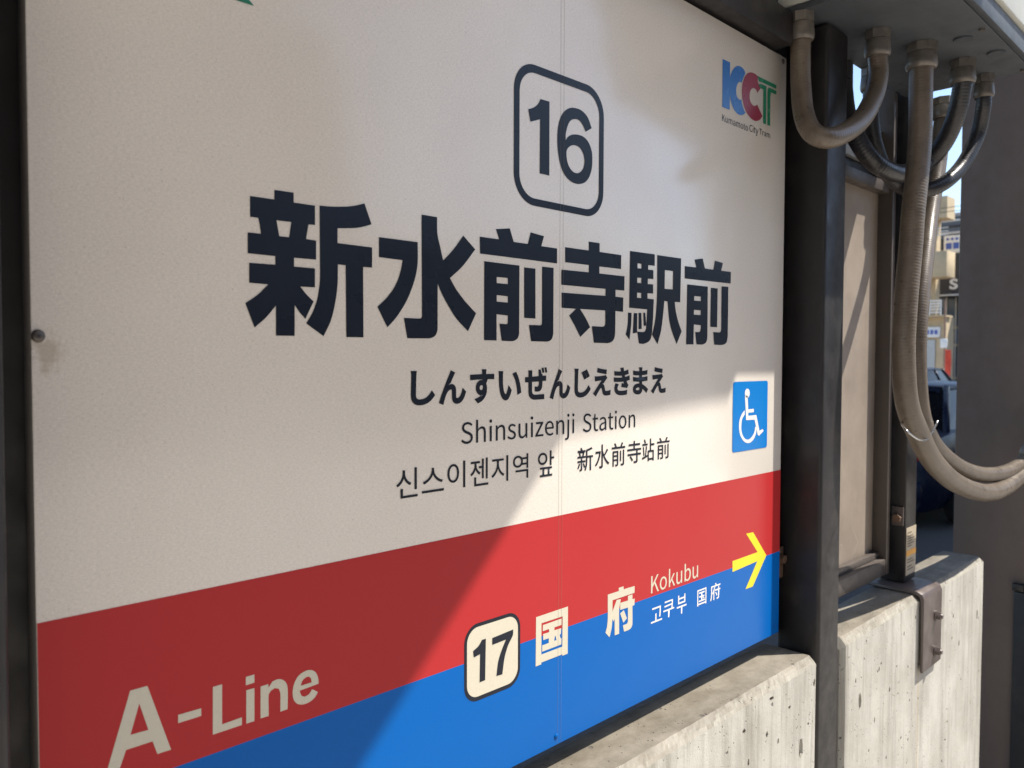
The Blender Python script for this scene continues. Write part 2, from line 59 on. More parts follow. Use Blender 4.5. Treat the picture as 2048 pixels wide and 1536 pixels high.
L_E = [[(243.3,1182.1),(243.2,1183.8),(243.1,1185.5),(242.9,1187.2),(242.6,1188.8),(242.1,1190.3),(241.5,1191.7),(240.8,1193.1),(239.9,1194.3),(238.9,1195.4),(237.7,1196.3),(236.4,1197.2),(235.1,1197.8),(233.7,1198.3),(232.2,1198.6),(230.6,1198.7),(229.1,1198.6),(227.3,1198.3),(225.5,1197.8),(223.6,1197.2),(222,1196.3),(220.6,1195.2),(219.3,1193.8),(218.2,1192.3),(217.3,1190.7),(216.5,1188.9),(215.9,1186.9),(215.5,1184.8),(215.2,1182.8),(215.1,1180.8),(215.3,1178.8),(215.5,1176.9),(216,1175.1),(216.6,1173.6),(217.4,1172.1),(218.4,1170.8),(219.5,1169.7),(220.8,1168.8),(222.2,1168.0),(223.8,1167.3),(225.4,1166.9),(227.1,1166.6),(228.9,1166.5),(230.8,1166.6),(232.5,1166.8),(234.1,1167.2),(235.7,1167.7),(237.2,1168.5),(238.6,1169.3),(239.7,1170.3),(240.7,1171.5),(241.6,1172.8),(242.5,1174.0),(236.2,1178.7),(235.3,1177.7),(234.5,1176.6),(233.6,1175.6),(232.6,1174.8),(231.5,1174.3),(230.3,1174.1),(229,1173.9),(227.8,1173.7),(226.9,1174.3),(225.9,1174.8),(225,1175.4),(224.3,1176.2),(223.7,1177.3),(223.3,1178.5),(223,1179.9),(222.6,1181.2)],[(223.8,1185.6),(224.2,1186.7),(224.5,1187.8),(224.9,1188.9),(225.5,1189.8),(226.3,1190.6),(227.2,1191.3),(228.2,1191.8),(229.1,1192.2),(230,1192.4),(230.9,1192.4),(231.8,1192.3),(232.7,1192.3),(233.3,1191.5),(234,1190.8),(234.6,1190.0),(235.1,1189.2),(235.3,1188.3),(235.4,1187.4),(235.4,1186.5),(235.5,1185.6)]]
W_BODY = [[(1066.2,1437.3),(1074.7,1437.6),(1077.6,1413.8),(1096.8,1414.1),(1097,1408.3),(1077.8,1408.0),(1077.9,1402.8),(1106,1402.9),(1117.5,1374.8),(1129.5,1377.1),(1132.1,1373.3),(1116,1366.1),(1111.7,1368.7),(1100.3,1395.2),(1071.2,1395.9)]]
W_WHEEL = [[(1065.6,1413.2),(1063,1411.5),(1060.4,1409.9),(1057.9,1408.2),(1055.6,1406.2),(1053.5,1403.8),(1051.5,1401.2),(1049.9,1398.5),(1048.6,1395.7),(1047.9,1393.0),(1047.5,1390.1),(1047.5,1387.2),(1047.7,1384.4),(1048.2,1381.4),(1048.9,1378.4),(1050,1375.5),(1051.4,1372.7),(1053.2,1370.0),(1055.5,1367.4),(1058,1365.0),(1060.7,1362.9),(1063.7,1361.0),(1067,1359.2),(1070.4,1357.8),(1073.9,1356.8),(1077.5,1356.3),(1081.3,1356.2),(1084.9,1356.5),(1088.4,1357.2),(1091.6,1358.3),(1094.7,1359.9),(1097.5,1361.7),(1100,1363.7),(1102.2,1365.9),(1104.1,1368.4),(1105.7,1371.0),(1106.8,1373.5),(1107.2,1375.6),(1107.1,1377.8),(1106.8,1380.1),(1106.6,1382.3),(1102.4,1382.5),(1102.1,1380.7),(1101.9,1378.8),(1101.5,1377.0),(1100.8,1375.3),(1099.5,1373.4),(1097.9,1371.4),(1096,1369.5),(1094,1367.9),(1091.7,1366.3),(1089.1,1364.9),(1086.3,1363.7),(1083.6,1362.8),(1080.9,1362.3),(1078,1362.1),(1075.2,1362.3),(1072.6,1362.7),(1070.1,1363.5),(1067.7,1364.6),(1065.5,1366.0),(1063.4,1367.6),(1061.4,1369.6),(1059.4,1371.8),(1057.7,1374.3),(1056.4,1376.7),(1055.6,1379.1),(1055.1,1381.6),(1055,1384.2),(1055,1386.8),(1055.2,1389.6),(1055.6,1392.6),(1056.4,1395.5),(1057.5,1398.1),(1059.2,1400.3),(1061.3,1402.1),(1063.6,1403.9),(1065.8,1405.7)]]
W_HEAD = [[(1082.1,1441.4),(1081.8,1439.0),(1080.7,1436.8),(1079,1435.2),(1076.7,1434.1),(1074.3,1433.8),(1071.8,1434.3),(1069.5,1435.5),(1067.7,1437.2),(1066.5,1439.4),(1066,1441.9),(1066.4,1444.2),(1067.5,1446.4),(1069.2,1448.0),(1071.4,1449.1),(1073.9,1449.4),(1076.3,1448.9),(1078.6,1447.8),(1080.5,1446.0),(1081.7,1443.8)]]
GREEN = [[(102.6,1815.2),(181.4,1816.0),(171,1824.3),(132.5,1852.3)]]
BOX16 = [511.2,681.4,1687.1,1857.5]
BOX16in = [520.8,671.8,1696,1847.7]
BOX17 = [433.2,524.9,1100.8,1192.3]
BOX17in = [437.3,520.5,1105.8,1188]
WBOX = [1026.8,1146.1,1343.8,1461.6]
HIRA = [['し',356.8,390.5,1449.5,1486.7],['ん',395.6,435.8,1448.6,1487.1],['す',441.7,479.9,1448.1,1487.6],['い',486.8,525.3,1450.1,1485.3],['ん',576.5,616,1448.4,1486.9],['じ',624.1,657.5,1448.9,1487],['え',662.1,700.1,1449.2,1487.7],['き',707,743.6,1449.1,1487.8],['ま',750.9,787.3,1449,1487.7],['え',794.3,831.9,1448.8,1487.8]]
HANGUL = [['신',337.4,366.1,1351.5,1383.1],['스',371.9,403,1353.5,1380.2],['이',408,434.7,1353.6,1384],['젠',442.3,470.6,1352.6,1384.5],['지',475.6,503.5,1353.6,1384.3],['역',511.5,538.1,1353.6,1383.8],['앞',555.5,585.4,1351.7,1383.9]]
HANZI = [['新',630.9,663.1,1351,1382.7],['水',667.4,698.5,1351.3,1383.7],['前',703.6,734,1350.9,1383.6],['寺',739.1,771.7,1351.5,1383.4],['站',774.3,804.4,1351.1,1383.9],['前',811.1,843.4,1351.4,1383.6]]
ZE = [[(537.7,1485.6),(544.5,1485.5),(544.4,1477.8),(556.1,1478.3),(555.8,1486.5),(559.8,1486.5),(561.4,1481.1),(563.1,1480.8),(563.1,1478.7),(569.8,1478.8),(569.8,1472.3),(563.2,1472.2),(563,1470.2),(562.9,1468.1),(562.7,1466.1),(562.4,1464.5),(562.1,1463.6),(561.6,1462.7),(561,1462.0),(560.4,1461.3),(559.9,1460.8),(559.3,1460.4),(558.7,1460.0),(558,1459.7),(557.3,1459.5),(556.5,1459.3),(555.6,1459.2),(554.8,1459.1),(553.6,1459.1),(552.2,1459.2),(550.7,1459.4),(549.2,1459.5),(549,1465.7),(550.1,1465.5),(551.2,1465.4),(552.3,1465.2),(553.2,1465.2),(553.7,1465.3),(554.2,1465.4),(554.6,1465.6),(555.1,1465.8),(555.4,1466.3),(555.7,1466.8),(556,1467.3),(556.2,1467.9),(556.3,1468.7),(556.4,1469.7),(556.4,1470.6),(556.5,1471.6),(544.1,1471.4),(544.2,1468.2),(544.2,1464.9),(544.3,1461.8),(544.4,1459.5),(544.5,1458.9),(544.7,1458.2),(545,1457.6),(545.3,1457.1),(545.7,1456.7),(546.2,1456.3),(546.7,1456.0),(547.3,1455.8),(547.9,1455.6),(548.6,1455.4),(549.3,1455.3),(550,1455.3),(566.4,1455.7),(566.5,1449.4),(549.3,1449.1),(548.1,1449.2),(546.9,1449.3),(545.7,1449.6),(544.6,1449.9),(543.5,1450.3),(542.4,1450.9),(541.4,1451.5),(540.6,1452.1),(540,1452.7),(539.5,1453.5),(539,1454.3),(538.7,1455.1),(538.4,1456.1),(538.2,1457.3),(538,1458.5),(537.9,1459.7),(537.8,1462.0),(537.8,1464.9),(537.7,1467.9),(537.7,1470.9),(531.9,1471.1),(531.8,1477.3),(537.9,1477.6)],[(561.4,1488.4),(565,1488.7),(566.5,1482.8),(562.8,1482.1)],[(566.5,1488.9),(570.3,1489.0),(571.7,1482.8),(568.1,1482.4)]]
KOKU = [[(553.1,1176.5),(613.6,1176.8),(613.6,1114.5),(603.2,1114.4),(602.8,1116.3),(563,1116.4),(562.8,1114.0),(552.6,1114.2)],[(563,1166.5),(603.2,1166.2),(602.8,1126.5),(563,1126.6)],[(565.6,1163.5),(601.6,1163.7),(601.3,1155.4),(587.3,1155.4),(587.4,1151.7),(600.5,1151.3),(599.9,1143.7),(597.4,1143.5),(599.3,1138.4),(601.4,1137.9),(601.2,1129.9),(564.4,1129.8),(564.7,1137.9),(576.8,1137.9),(576.8,1144.0),(566.3,1144.2),(566.3,1151.9),(577.4,1151.7),(577.3,1155.8),(565.5,1155.8)],[(588.3,1143.7),(589.8,1143.7),(591.4,1137.9),(587.1,1138.2)]]
FU = [[(697,1174.8),(721.7,1174.8),(721.6,1179.3),(732.6,1179.3),(732.9,1175.0),(758.7,1174.5),(758.4,1164.7),(707.7,1164.7),(707.5,1148.6),(717.1,1163.3),(726.5,1162.3),(725.1,1157.2),(724.5,1155.2),(723.7,1152.8),(723,1150.3),(722.7,1147.8),(722.6,1141.0),(722.8,1132.4),(723,1122.9),(723.2,1113.9),(713.1,1114.2),(712.6,1137.6),(710,1134.2),(707.6,1138.7),(707.3,1135.7),(707,1132.6),(706.7,1129.6),(706.1,1126.6),(705.2,1123.5),(704.1,1120.5),(702.9,1117.4),(701.7,1114.3),(692.4,1122.8),(693.4,1125.0),(694.5,1127.1),(695.4,1129.3),(696.1,1131.6),(696.6,1134.7),(697,1138.2),(697.3,1141.9),(697.4,1145.5)],[(743,1163.3),(753.6,1163.4),(753.7,1156.3),(759,1156.3),(758.6,1147.0),(753.8,1146.6),(753.9,1139.8),(754.1,1132.8),(754.2,1126.3),(754.1,1121.5),(753.9,1120.2),(753.5,1119.0),(753,1117.9),(752.3,1116.9),(751.5,1116.1),(750.6,1115.5),(749.6,1115.0),(748.5,1114.6),(747.2,1114.3),(745.7,1114.1),(744.1,1114.0),(742.6,1114.0),(740.7,1114.0),(738.6,1114.0),(736.5,1114.1),(734.4,1114.2),(731.8,1123.9),(733.8,1123.9),(735.9,1123.9),(737.9,1123.8),(739.5,1123.9),(740.2,1124.0),(741,1124.2),(741.7,1124.5),(742.4,1124.7),(742.7,1125.4),(743,1126.2),(743.3,1126.9),(743.4,1127.7),(743.2,1146.7),(725.2,1147.3),(725.1,1157.2),(743,1156.8)],[(733.6,1145.2),(740.8,1131.9),(732.8,1127.3),(725.3,1142.3)]]
KOKUFU2 = [['고',799.5,827.8,1109.8,1132.1],['쿠',831,859.8,1109.3,1135.1],['부',867.1,893.6,1106.9,1136.6]]
KOKUFU3 = [['国',924.5,951.2,1107.8,1133.8],['府',963,993.8,1107.6,1135.1]]
WORDS = [['Shinsuizenji',428.3,624.7,1403.1,1427.8],['Station',641.7,757,1402.9,1427.3],['Kokubu',799.1,925.9,1155,1180.6]]
WORDS2 = [['Kumamoto',982.3,1064.9,1880.6,1891.7],['City',1070.1,1099.8,1882,1893.2],['Tram',1104,1142.1,1883.6,1893.6]]
SCREWS = [(4.7,1516.8),(1185.4,2027.1),(591.9,1012.2),(1184.6,1015.0)]
CONDUIT = {'A': [[1.3527,-0.1,2.098],[1.3527,-0.1,2.0567],[1.3513,-0.103,2.0194],[1.3221,-0.106,1.9714],[1.2631,-0.108,1.9185],[1.1917,-0.106,1.8806],[1.1465,-0.096,1.867],[1.1417,-0.074,1.8819],[1.1637,-0.05,1.9224],[1.1821,-0.036,1.9767],[1.1852,-0.033,2.0169],[1.1852,-0.033,2.098]],'B': [[1.4766,-0.135,2.098],[1.4766,-0.135,2.019],[1.4769,-0.135,1.9197],[1.4602,-0.135,1.8316],[1.4474,-0.135,1.7732],[1.4407,-0.134,1.7066],[1.4252,-0.133,1.6114],[1.4202,-0.132,1.5172],[1.4441,-0.131,1.4219],[1.5079,-0.13,1.3584],[1.6122,-0.128,1.2884],[1.7737,-0.126,1.2257],[1.9892,-0.124,1.1789],[2.1688,-0.122,1.1677],[2.3506,-0.122,1.1825],[2.46,-0.13,1.2],[2.6,-0.14,1.24]],'C': [[1.6229,-0.165,2.098],[1.6229,-0.165,2.0516],[1.6373,-0.15,1.9981],[1.6586,-0.122,1.9517],[1.6516,-0.088,1.9118],[1.5603,-0.075,1.8791],[1.4883,-0.062,1.8803],[1.4555,-0.045,1.9031],[1.4426,-0.025,1.9436],[1.451,-0.005,1.9868],[1.4658,0.008,2.0348],[1.4665,0.01,2.0755],[1.4665,0.01,2.098]],'D': [[1.7492,-0.17,2.098],[1.7492,-0.17,2.0387],[1.7634,-0.156,1.9812],[1.7215,-0.14,1.9129],[1.6612,-0.12,1.8665],[1.6309,-0.086,1.8524],[1.6329,-0.045,1.8692],[1.588,-0.03,1.898],[1.5582,-0.022,1.941],[1.5452,-0.018,1.9856],[1.5394,-0.016,2.0514],[1.5394,-0.016,2.098]],'E': [[1.8493,-0.06,2.098],[1.8493,-0.06,2.0792],[1.8542,-0.058,2.0522],[1.8263,-0.058,1.9443],[1.7576,-0.066,1.8264],[1.6901,-0.08,1.7355],[1.6258,-0.092,1.6238],[1.6017,-0.096,1.5188],[1.6166,-0.097,1.4143],[1.6569,-0.098,1.351],[1.7337,-0.1,1.3001],[1.8814,-0.103,1.2476],[2.0554,-0.106,1.2137],[2.2491,-0.11,1.201],[2.42,-0.113,1.2152],[2.44,-0.12,1.25],[2.6,-0.13,1.3]]}
GLYPHS = {'Shinsuizenji': [[(106,-5),(152,5),(183,32),(194,68),(187,100),(167,122),(141,137),(104,153),(85,162),(68,175),(62,196),(67,215),(84,228),(110,233),(132,230),(151,222),(168,209),(185,230),(164,246),(138,257),(110,261),(68,253),(39,228),(29,193),(37,162),(57,141),(81,127),(118,111),(140,101),(155,87),(161,65),(154,44),(136,29),(107,24),(81,28),(56,39),(36,56),(17,33),(41,13),(72,0)],[(241,0),(273,0),(273,138),(290,154),(307,164),(325,167),(345,162),(357,145),(361,116),(361,0),(393,0),(393,120),(387,161),(367,187),(335,195),(311,191),(290,179),(272,163),(273,202),(273,279),(241,279)],[(453,0),(486,0),(486,190),(453,190)],[(470,229),(481,232),(488,240),(491,251),(488,261),(481,269),(470,271),(459,269),(451,261),(449,251),(451,240),(459,232)],[(550,0),(582,0),(582,138),(599,154),(616,164),(634,167),(654,162),(666,145),(670,116),(670,0),(702,0),(702,120),(696,161),(676,187),(644,195),(620,191),(598,179),(580,162),(579,162),(576,190),(550,190)],[(813,-5),(851,3),(874,24),(882,52),(873,80),(851,98),(824,110),(804,118),(789,128),(783,143),(787,156),(799,166),(819,170),(834,168),(849,162),(862,153),(877,173),(861,184),(841,192),(818,195),(783,188),(760,168),(753,141),(761,115),(782,97),(808,86),(829,78),(845,66),(852,50),(848,35),(835,24),(814,20),(793,23),(775,31),(758,43),(742,22),(762,8),(787,-1)],[(983,-5),(1006,0),(1027,12),(1046,30),(1047,30),(1049,0),(1076,0),(1076,190),(1044,190),(1044,55),(1027,37),(1010,26),(992,23),(972,28),(960,45),(957,74),(957,190),(924,190),(924,70),(930,29),(950,4)],[(1140,0),(1172,0),(1172,190),(1140,190)],[(1156,229),(1167,232),(1174,240),(1177,251),(1174,261),(1167,269),(1156,271),(1145,269),(1137,261),(1135,251),(1137,240),(1145,232)],[(1216,0),(1360,0),(1360,26),(1256,26),(1357,173),(1357,190),(1227,190),(1227,164),(1316,164),(1216,17)],[(1479,-5),(1503,-2),(1524,5),(1542,15),(1530,36),(1516,28),(1500,23),(1483,21),(1451,29),(1429,53),(1420,88),(1548,88),(1549,106),(1541,153),(1514,184),(1473,195),(1432,183),(1400,148),(1388,95),(1400,42),(1434,7)],[(1419,110),(1429,142),(1449,163),(1474,169),(1499,163),(1516,142),(1521,110)],[(1596,0),(1629,0),(1629,138),(1646,154),(1663,164),(1680,167),(1701,162),(1713,145),(1716,116),(1716,0),(1748,0),(1748,120),(1742,161),(1723,187),(1690,195),(1666,191),(1645,179),(1626,162),(1626,162),(1623,190),(1596,190)],[(1790,-85),(1820,-77),(1837,-55),(1842,-22),(1842,190),(1810,190),(1810,-22),(1808,-42),(1801,-55),(1787,-59),(1769,-56),(1762,-80)],[(1826,229),(1837,232),(1845,240),(1847,251),(1845,261),(1837,269),(1826,271),(1815,269),(1807,261),(1805,251),(1807,240),(1815,232)],[(1906,0),(1938,0),(1938,190),(1906,190)],[(1922,229),(1933,232),(1941,240),(1944,251),(1941,261),(1933,269),(1922,271),(1911,269),(1904,261),(1901,251),(1904,240),(1911,232)]],'Station': [[(106,-5),(152,5),(183,32),(194,68),(187,100),(167,122),(141,137),(104,153),(85,162),(68,175),(62,196),(67,215),(84,228),(110,233),(132,230),(151,222),(168,209),(185,230),(164,246),(138,257),(110,261),(68,253),(39,228),(29,193),(37,162),(57,141),(81,127),(118,111),(140,101),(155,87),(161,65),(154,44),(136,29),(107,24),(81,28),(56,39),(36,56),(17,33),(41,13),(72,0)],[(300,-5),(336,2),(329,27),(308,21),(290,26),(281,38),(278,58),(278,164),(330,164),(330,190),(278,190),(278,244),(252,244),(248,190),(218,188),(218,164),(246,164),(246,59),(251,26),(269,3)],[(417,-5),(439,-1),(461,9),(480,23),(481,23),(484,0),(510,0),(510,117),(503,158),(481,185),(444,195),(415,191),(389,181),(369,170),(382,148),(398,158),(418,165),(439,168),(463,162),(475,144),(478,120),(412,107),(373,84),(361,49),(368,20),(388,2)],[(426,21),(409,24),(397,34),(392,51),(400,73),(428,89),(478,99),(478,46),(460,33),(443,24)],[(630,-5),(665,2),(659,27),(637,21),(620,26),(610,38),(607,58),(607,164),(659,164),(659,190),(607,190),(607,244),(581,244),(577,190),(547,188),(547,164),(576,164),(576,59),(581,26),(598,3)],[(702,0),(734,0),(734,190),(702,190)],[(718,229),(729,232),(737,240),(739,251),(737,261),(729,269),(718,271),(707,269),(700,261),(697,251),(700,240),(707,232)],[(872,-5),(915,7),(948,42),(960,95),(948,149),(915,183),(872,195),(829,183),(797,149),(784,95),(797,42),(829,7)],[(872,22),(844,31),(824,57),(817,95),(824,133),(844,159),(872,168),(901,159),(921,133),(928,95),(921,57),(901,31)],[(1011,0),(1043,0),(1043,138),(1060,154),(1077,164),(1095,167),(1115,162),(1127,145),(1131,116),(1131,0),(1162,0),(1162,120),(1156,161),(1137,187),(1104,195),(1080,191),(1059,179),(1041,162),(1040,162),(1037,190),(1011,190)]],'Kokubu': [[(35,0),(68,0),(68,81),(112,134),(189,0),(225,0),(132,159),(213,257),(176,257),(68,128),(68,128),(68,257),(35,257)],[(332,-5),(375,7),(408,42),(420,95),(408,149),(375,183),(332,195),(289,183),(257,149),(244,95),(257,42),(289,7)],[(332,22),(304,31),(284,57),(277,95),(284,133),(304,159),(332,168),(361,159),(381,133),(388,95),(381,57),(361,31)],[(471,0),(502,0),(502,50),(538,92),(593,0),(628,0),(556,113),(620,190),(584,190),(504,90),(502,90),(502,279),(471,279)],[(720,-5),(743,0),(764,12),(782,30),(783,30),(786,0),(812,0),(812,190),(780,190),(780,55),(764,37),(747,26),(729,23),(709,28),(697,45),(693,74),(693,190),(661,190),(661,70),(667,29),(687,4)],[(960,-5),(1000,7),(1031,43),(1043,98),(1034,149),(1008,183),(967,195),(946,191),(926,182),(907,168),(909,202),(909,279),(876,279),(876,0),(902,0),(905,20),(906,20),(923,7),(942,-2)],[(955,22),(941,24),(925,30),(909,42),(909,142),(926,156),(943,165),(959,168),(988,159),(1005,134),(1009,98),(1002,58),(983,31)],[(1148,-5),(1172,0),(1193,12),(1211,30),(1212,30),(1215,0),(1241,0),(1241,190),(1209,190),(1209,55),(1192,37),(1176,26),(1158,23),(1138,28),(1126,45),(1122,74),(1122,190),(1090,190),(1090,70),(1096,29),(1116,4)]],'Kumamoto': [[(35,0),(68,0),(68,81),(112,134),(189,0),(225,0),(132,159),(213,257),(176,257),(68,128),(68,128),(68,257),(35,257)],[(314,-5),(338,0),(359,12),(377,30),(378,30),(380,0),(407,0),(407,190),(375,190),(375,55),(358,37),(341,26),(324,23),(303,28),(291,45),(288,74),(288,190),(256,190),(256,70),(262,29),(281,4)],[(471,0),(503,0),(503,138),(520,154),(536,164),(551,167),(571,162),(582,145),(586,116),(586,0),(618,0),(618,138),(635,154),(651,164),(666,167),(686,162),(698,145),(701,116),(701,0),(733,0),(733,120),(727,161),(708,187),(676,195),(654,190),(633,177),(613,159),(602,178),(585,191),(560,195),(539,191),(519,179),(501,162),(500,162),(497,190),(471,190)],[(839,-5),(861,-1),(883,9),(902,23),(903,23),(906,0),(932,0),(932,117),(925,158),(904,185),(866,195),(837,191),(812,181),(792,170),(804,148),(820,158),(840,165),(861,168),(885,162),(897,144),(900,120),(835,107),(796,84),(784,49),(791,20),(811,2)],[(848,21),(831,24),(819,34),(814,51),(822,73),(850,89),(900,99),(900,46),(883,33),(865,24)],[(992,0),(1025,0),(1025,138),(1041,154),(1057,164),(1072,167),(1092,162),(1104,145),(1107,116),(1107,0),(1139,0),(1139,138),(1156,154),(1172,164),(1187,167),(1207,162),(1219,145),(1223,116),(1223,0),(1255,0),(1255,120),(1248,161),(1229,187),(1197,195),(1175,190),(1154,177),(1134,159),(1124,178),(1106,191),(1082,195),(1060,191),(1040,179),(1022,162),(1022,162),(1019,190),(992,190)],[(1390,-5),(1433,7),(1466,42),(1478,95),(1466,149),(1433,183),(1390,195),(1347,183),(1315,149),(1303,95),(1315,42),(1347,7)],[(1390,22),(1362,31),(1342,57),(1335,95),(1342,133),(1362,159),(1390,168),(1419,159),(1439,133),(1446,95),(1439,57),(1419,31)],[(1588,-5),(1624,2),(1617,27),(1596,21),(1578,26),(1569,38),(1566,58),(1566,164),(1618,164),(1618,190),(1566,190),(1566,244),(1540,244),(1536,190),(1506,188),(1506,164),(1534,164),(1534,59),(1539,26),(1557,3)],[(1735,-5),(1778,7),(1810,42),(1822,95),(1810,149),(1778,183),(1735,195),(1692,183),(1659,149),(1647,95),(1659,42),(1692,7)],[(1735,22),(1706,31),(1686,57),(1680,95),(1686,133),(1706,159),(1735,168),(1763,159),(1783,133),(1790,95),(1783,57),(1763,31)]],'City': [[(132,-5),(162,0),(189,12),(211,32),(193,53),(176,37),(156,27),(133,24),(91,36),(63,74),(54,129),(64,184),(92,220),(134,233),(155,230),(172,221),(187,209),(204,230),(187,245),(163,257),(134,261),(76,245),(35,199),(20,128),(35,57),(75,11)],[(256,0),(288,0),(288,190),(256,190)],[(272,229),(283,232),(290,240),(293,251),(290,261),(283,269),(272,271),(261,269),(253,261),(251,251),(253,240),(261,232)],[(411,-5),(447,2),(440,27),(419,21),(401,26),(392,38),(389,58),(389,164),(441,164),(441,190),(389,190),(389,244),(363,244),(359,190),(329,188),(329,164),(357,164),(357,59),(362,26),(380,3)],[(487,-82),(519,-73),(542,-49),(558,-16),(630,190),(598,190),(564,85),(549,31),(547,31),(528,85),(489,190),(456,190),(533,0),(528,-15),(519,-36),(504,-50),(486,-56),(471,-53),(465,-78)]],'Tram': [[(89,0),(121,0),(121,229),(199,229),(199,257),(11,257),(11,229),(89,229)],[(242,0),(274,0),(274,122),(288,148),(305,162),(322,166),(340,163),(346,191),(326,195),(306,190),(287,176),(272,155),(271,155),(268,190),(242,190)],[(422,-5),(444,-1),(466,9),(485,23),(486,23),(488,0),(515,0),(515,117),(508,158),(486,185),(449,195),(420,191),(394,181),(374,170),(387,148),(403,158),(423,165),(444,168),(467,162),(480,144),(483,120),(417,107),(378,84),(366,49),(373,20),(393,2)],[(431,21),(414,24),(401,34),(397,51),(405,73),(433,89),(483,99),(483,46),(465,33),(448,24)],[(575,0),(607,0),(607,138),(624,154),(640,164),(655,167),(675,162),(686,145),(690,116),(690,0),(722,0),(722,138),(739,154),(755,164),(770,167),(790,162),(802,145),(805,116),(805,0),(837,0),(837,120),(831,161),(812,187),(780,195),(758,190),(737,177),(717,159),(706,178),(689,191),(664,195),(643,191),(623,179),(605,162),(604,162),(601,190),(575,190)]]}
TIE_PATH = [(1.4577, -0.118, 1.3763), (1.4022, -0.14, 1.3742), (1.3898, -0.155, 1.3639), (1.4289, -0.158, 1.3493), (1.4918, -0.152, 1.3434), (1.5704, -0.138, 1.3509), (1.6391, -0.124, 1.3622), (1.6578, -0.121, 1.3694)]

# ------------------------------------------------------------------ helpers
def tag(o, label=None, cat=None, group=None, kind=None):
    if label: o['label'] = label
    if cat: o['category'] = cat
    if group: o['group'] = group
    if kind: o['kind'] = kind
    return o
def empty(name, loc=(0, 0, 0)):
    o = bpy.data.objects.new(name, None); COL.objects.link(o); o.location = loc; o.empty_display_size = 0.1
    return o
def link(name, me, mat=None, parent=None):
    o = bpy.data.objects.new(name, me); COL.objects.link(o)
    if mat is not None:
        me.materials.clear(); me.materials.append(mat)
    if parent is not None:
        o.parent = parent; o.matrix_parent_inverse = Matrix.Translation(parent.location).inverted() if parent.parent is None else (Matrix.Translation(parent.parent.location).inverted())
        if parent.parent is not None: o.matrix_parent_inverse = Matrix.Identity(4)
    return o
def from_bm(name, bm, mat, parent=None, smooth=False):
    me = bpy.data.meshes.new(name); bmesh.ops.recalc_face_normals(bm, faces=bm.faces); bm.to_mesh(me); bm.free()
    if smooth:
        for f in me.polygons: f.use_smooth = True
        try: me.set_sharp_from_angle(angle=math.radians(40))
        except Exception: pass
    return link(name, me, mat, parent)
def bm_box(bm, x0, x1, y0, y1, z0, z1, bevel=0.0, seg=2):
    t = bmesh.new(); r = bmesh.ops.create_cube(t, size=1)
    for v in t.verts:
        v.co = Vector(((x0 + x1) / 2 + v.co.x * (x1 - x0), (y0 + y1) / 2 + v.co.y * (y1 - y0), (z0 + z1) / 2 + v.co.z * (z1 - z0)))
    if bevel > 0: bmesh.ops.bevel(t, geom=list(t.edges), offset=bevel, segments=seg, profile=0.5, affect='EDGES')
    me = bpy.data.meshes.new('t'); t.to_mesh(me); t.free(); bm.from_mesh(me); bpy.data.meshes.remove(me)
def box(name, b, mat, parent=None, bevel=0.0, seg=2):
    bm = bmesh.new(); bm_box(bm, *b, bevel=bevel, seg=seg); return from_bm(name, bm, mat, parent, smooth=bevel > 0)
def bm_cyl(bm, a, b, r0, r1=None, n=20):
    a = Vector(a); b = Vector(b); r1 = r0 if r1 is None else r1
    d = (b - a).normalized(); x = d.orthogonal().normalized(); y = d.cross(x)
    A = []; B = []
    for i in range(n):
        t = 2 * math.pi * i / n; w = x * math.cos(t) + y * math.sin(t)
        A.append(bm.verts.new(a + w * r0)); B.append(bm.verts.new(b + w * r1))
    for i in range(n): bm.faces.new((A[i], A[(i + 1) % n], B[(i + 1) % n], B[i]))
    bm.faces.new(A[::-1]); bm.faces.new(B)
def cyl(name, a, b, r, mat, parent=None, r1=None, n=20):
    bm = bmesh.new(); bm_cyl(bm, a, b, r, r1, n); return from_bm(name, bm, mat, parent, smooth=True)
def prism(name, pts, axis, lo, hi, mat, parent=None, bevel=0.0):
    bm = bmesh.new()
    def P(u, v, w): return (w, u, v) if axis == 'X' else ((u, w, v) if axis == 'Y' else (u, v, w))
    A = [bm.verts.new(P(u, v, lo)) for u, v in pts]; B = [bm.verts.new(P(u, v, hi)) for u, v in pts]
    n = len(pts)
    for i in range(n): bm.faces.new((A[i], A[(i + 1) % n], B[(i + 1) % n], B[i]))
    bm.faces.new(A[::-1]); bm.faces.new(B)
    if bevel: bmesh.ops.bevel(bm, geom=list(bm.edges), offset=bevel, segments=2, profile=0.5, affect='EDGES')
    return from_bm(name, bm, mat, parent, smooth=bevel > 0)
def catmull(P, m=8):
    P = [Vector(p) for p in P]; out = []
    for i in range(len(P) - 1):
        a = P[max(i - 1, 0)]; b = P[i]; c = P[i + 1]; d = P[min(i + 2, len(P) - 1)]
        for k in range(m):
            t = k / m
            out.append(0.5 * ((2 * b) + (c - a) * t + (2 * a - 5 * b + 4 * c - d) * t * t + (3 * b - a - 3 * c + d) * t ** 3))
    out.append(P[-1]); return out
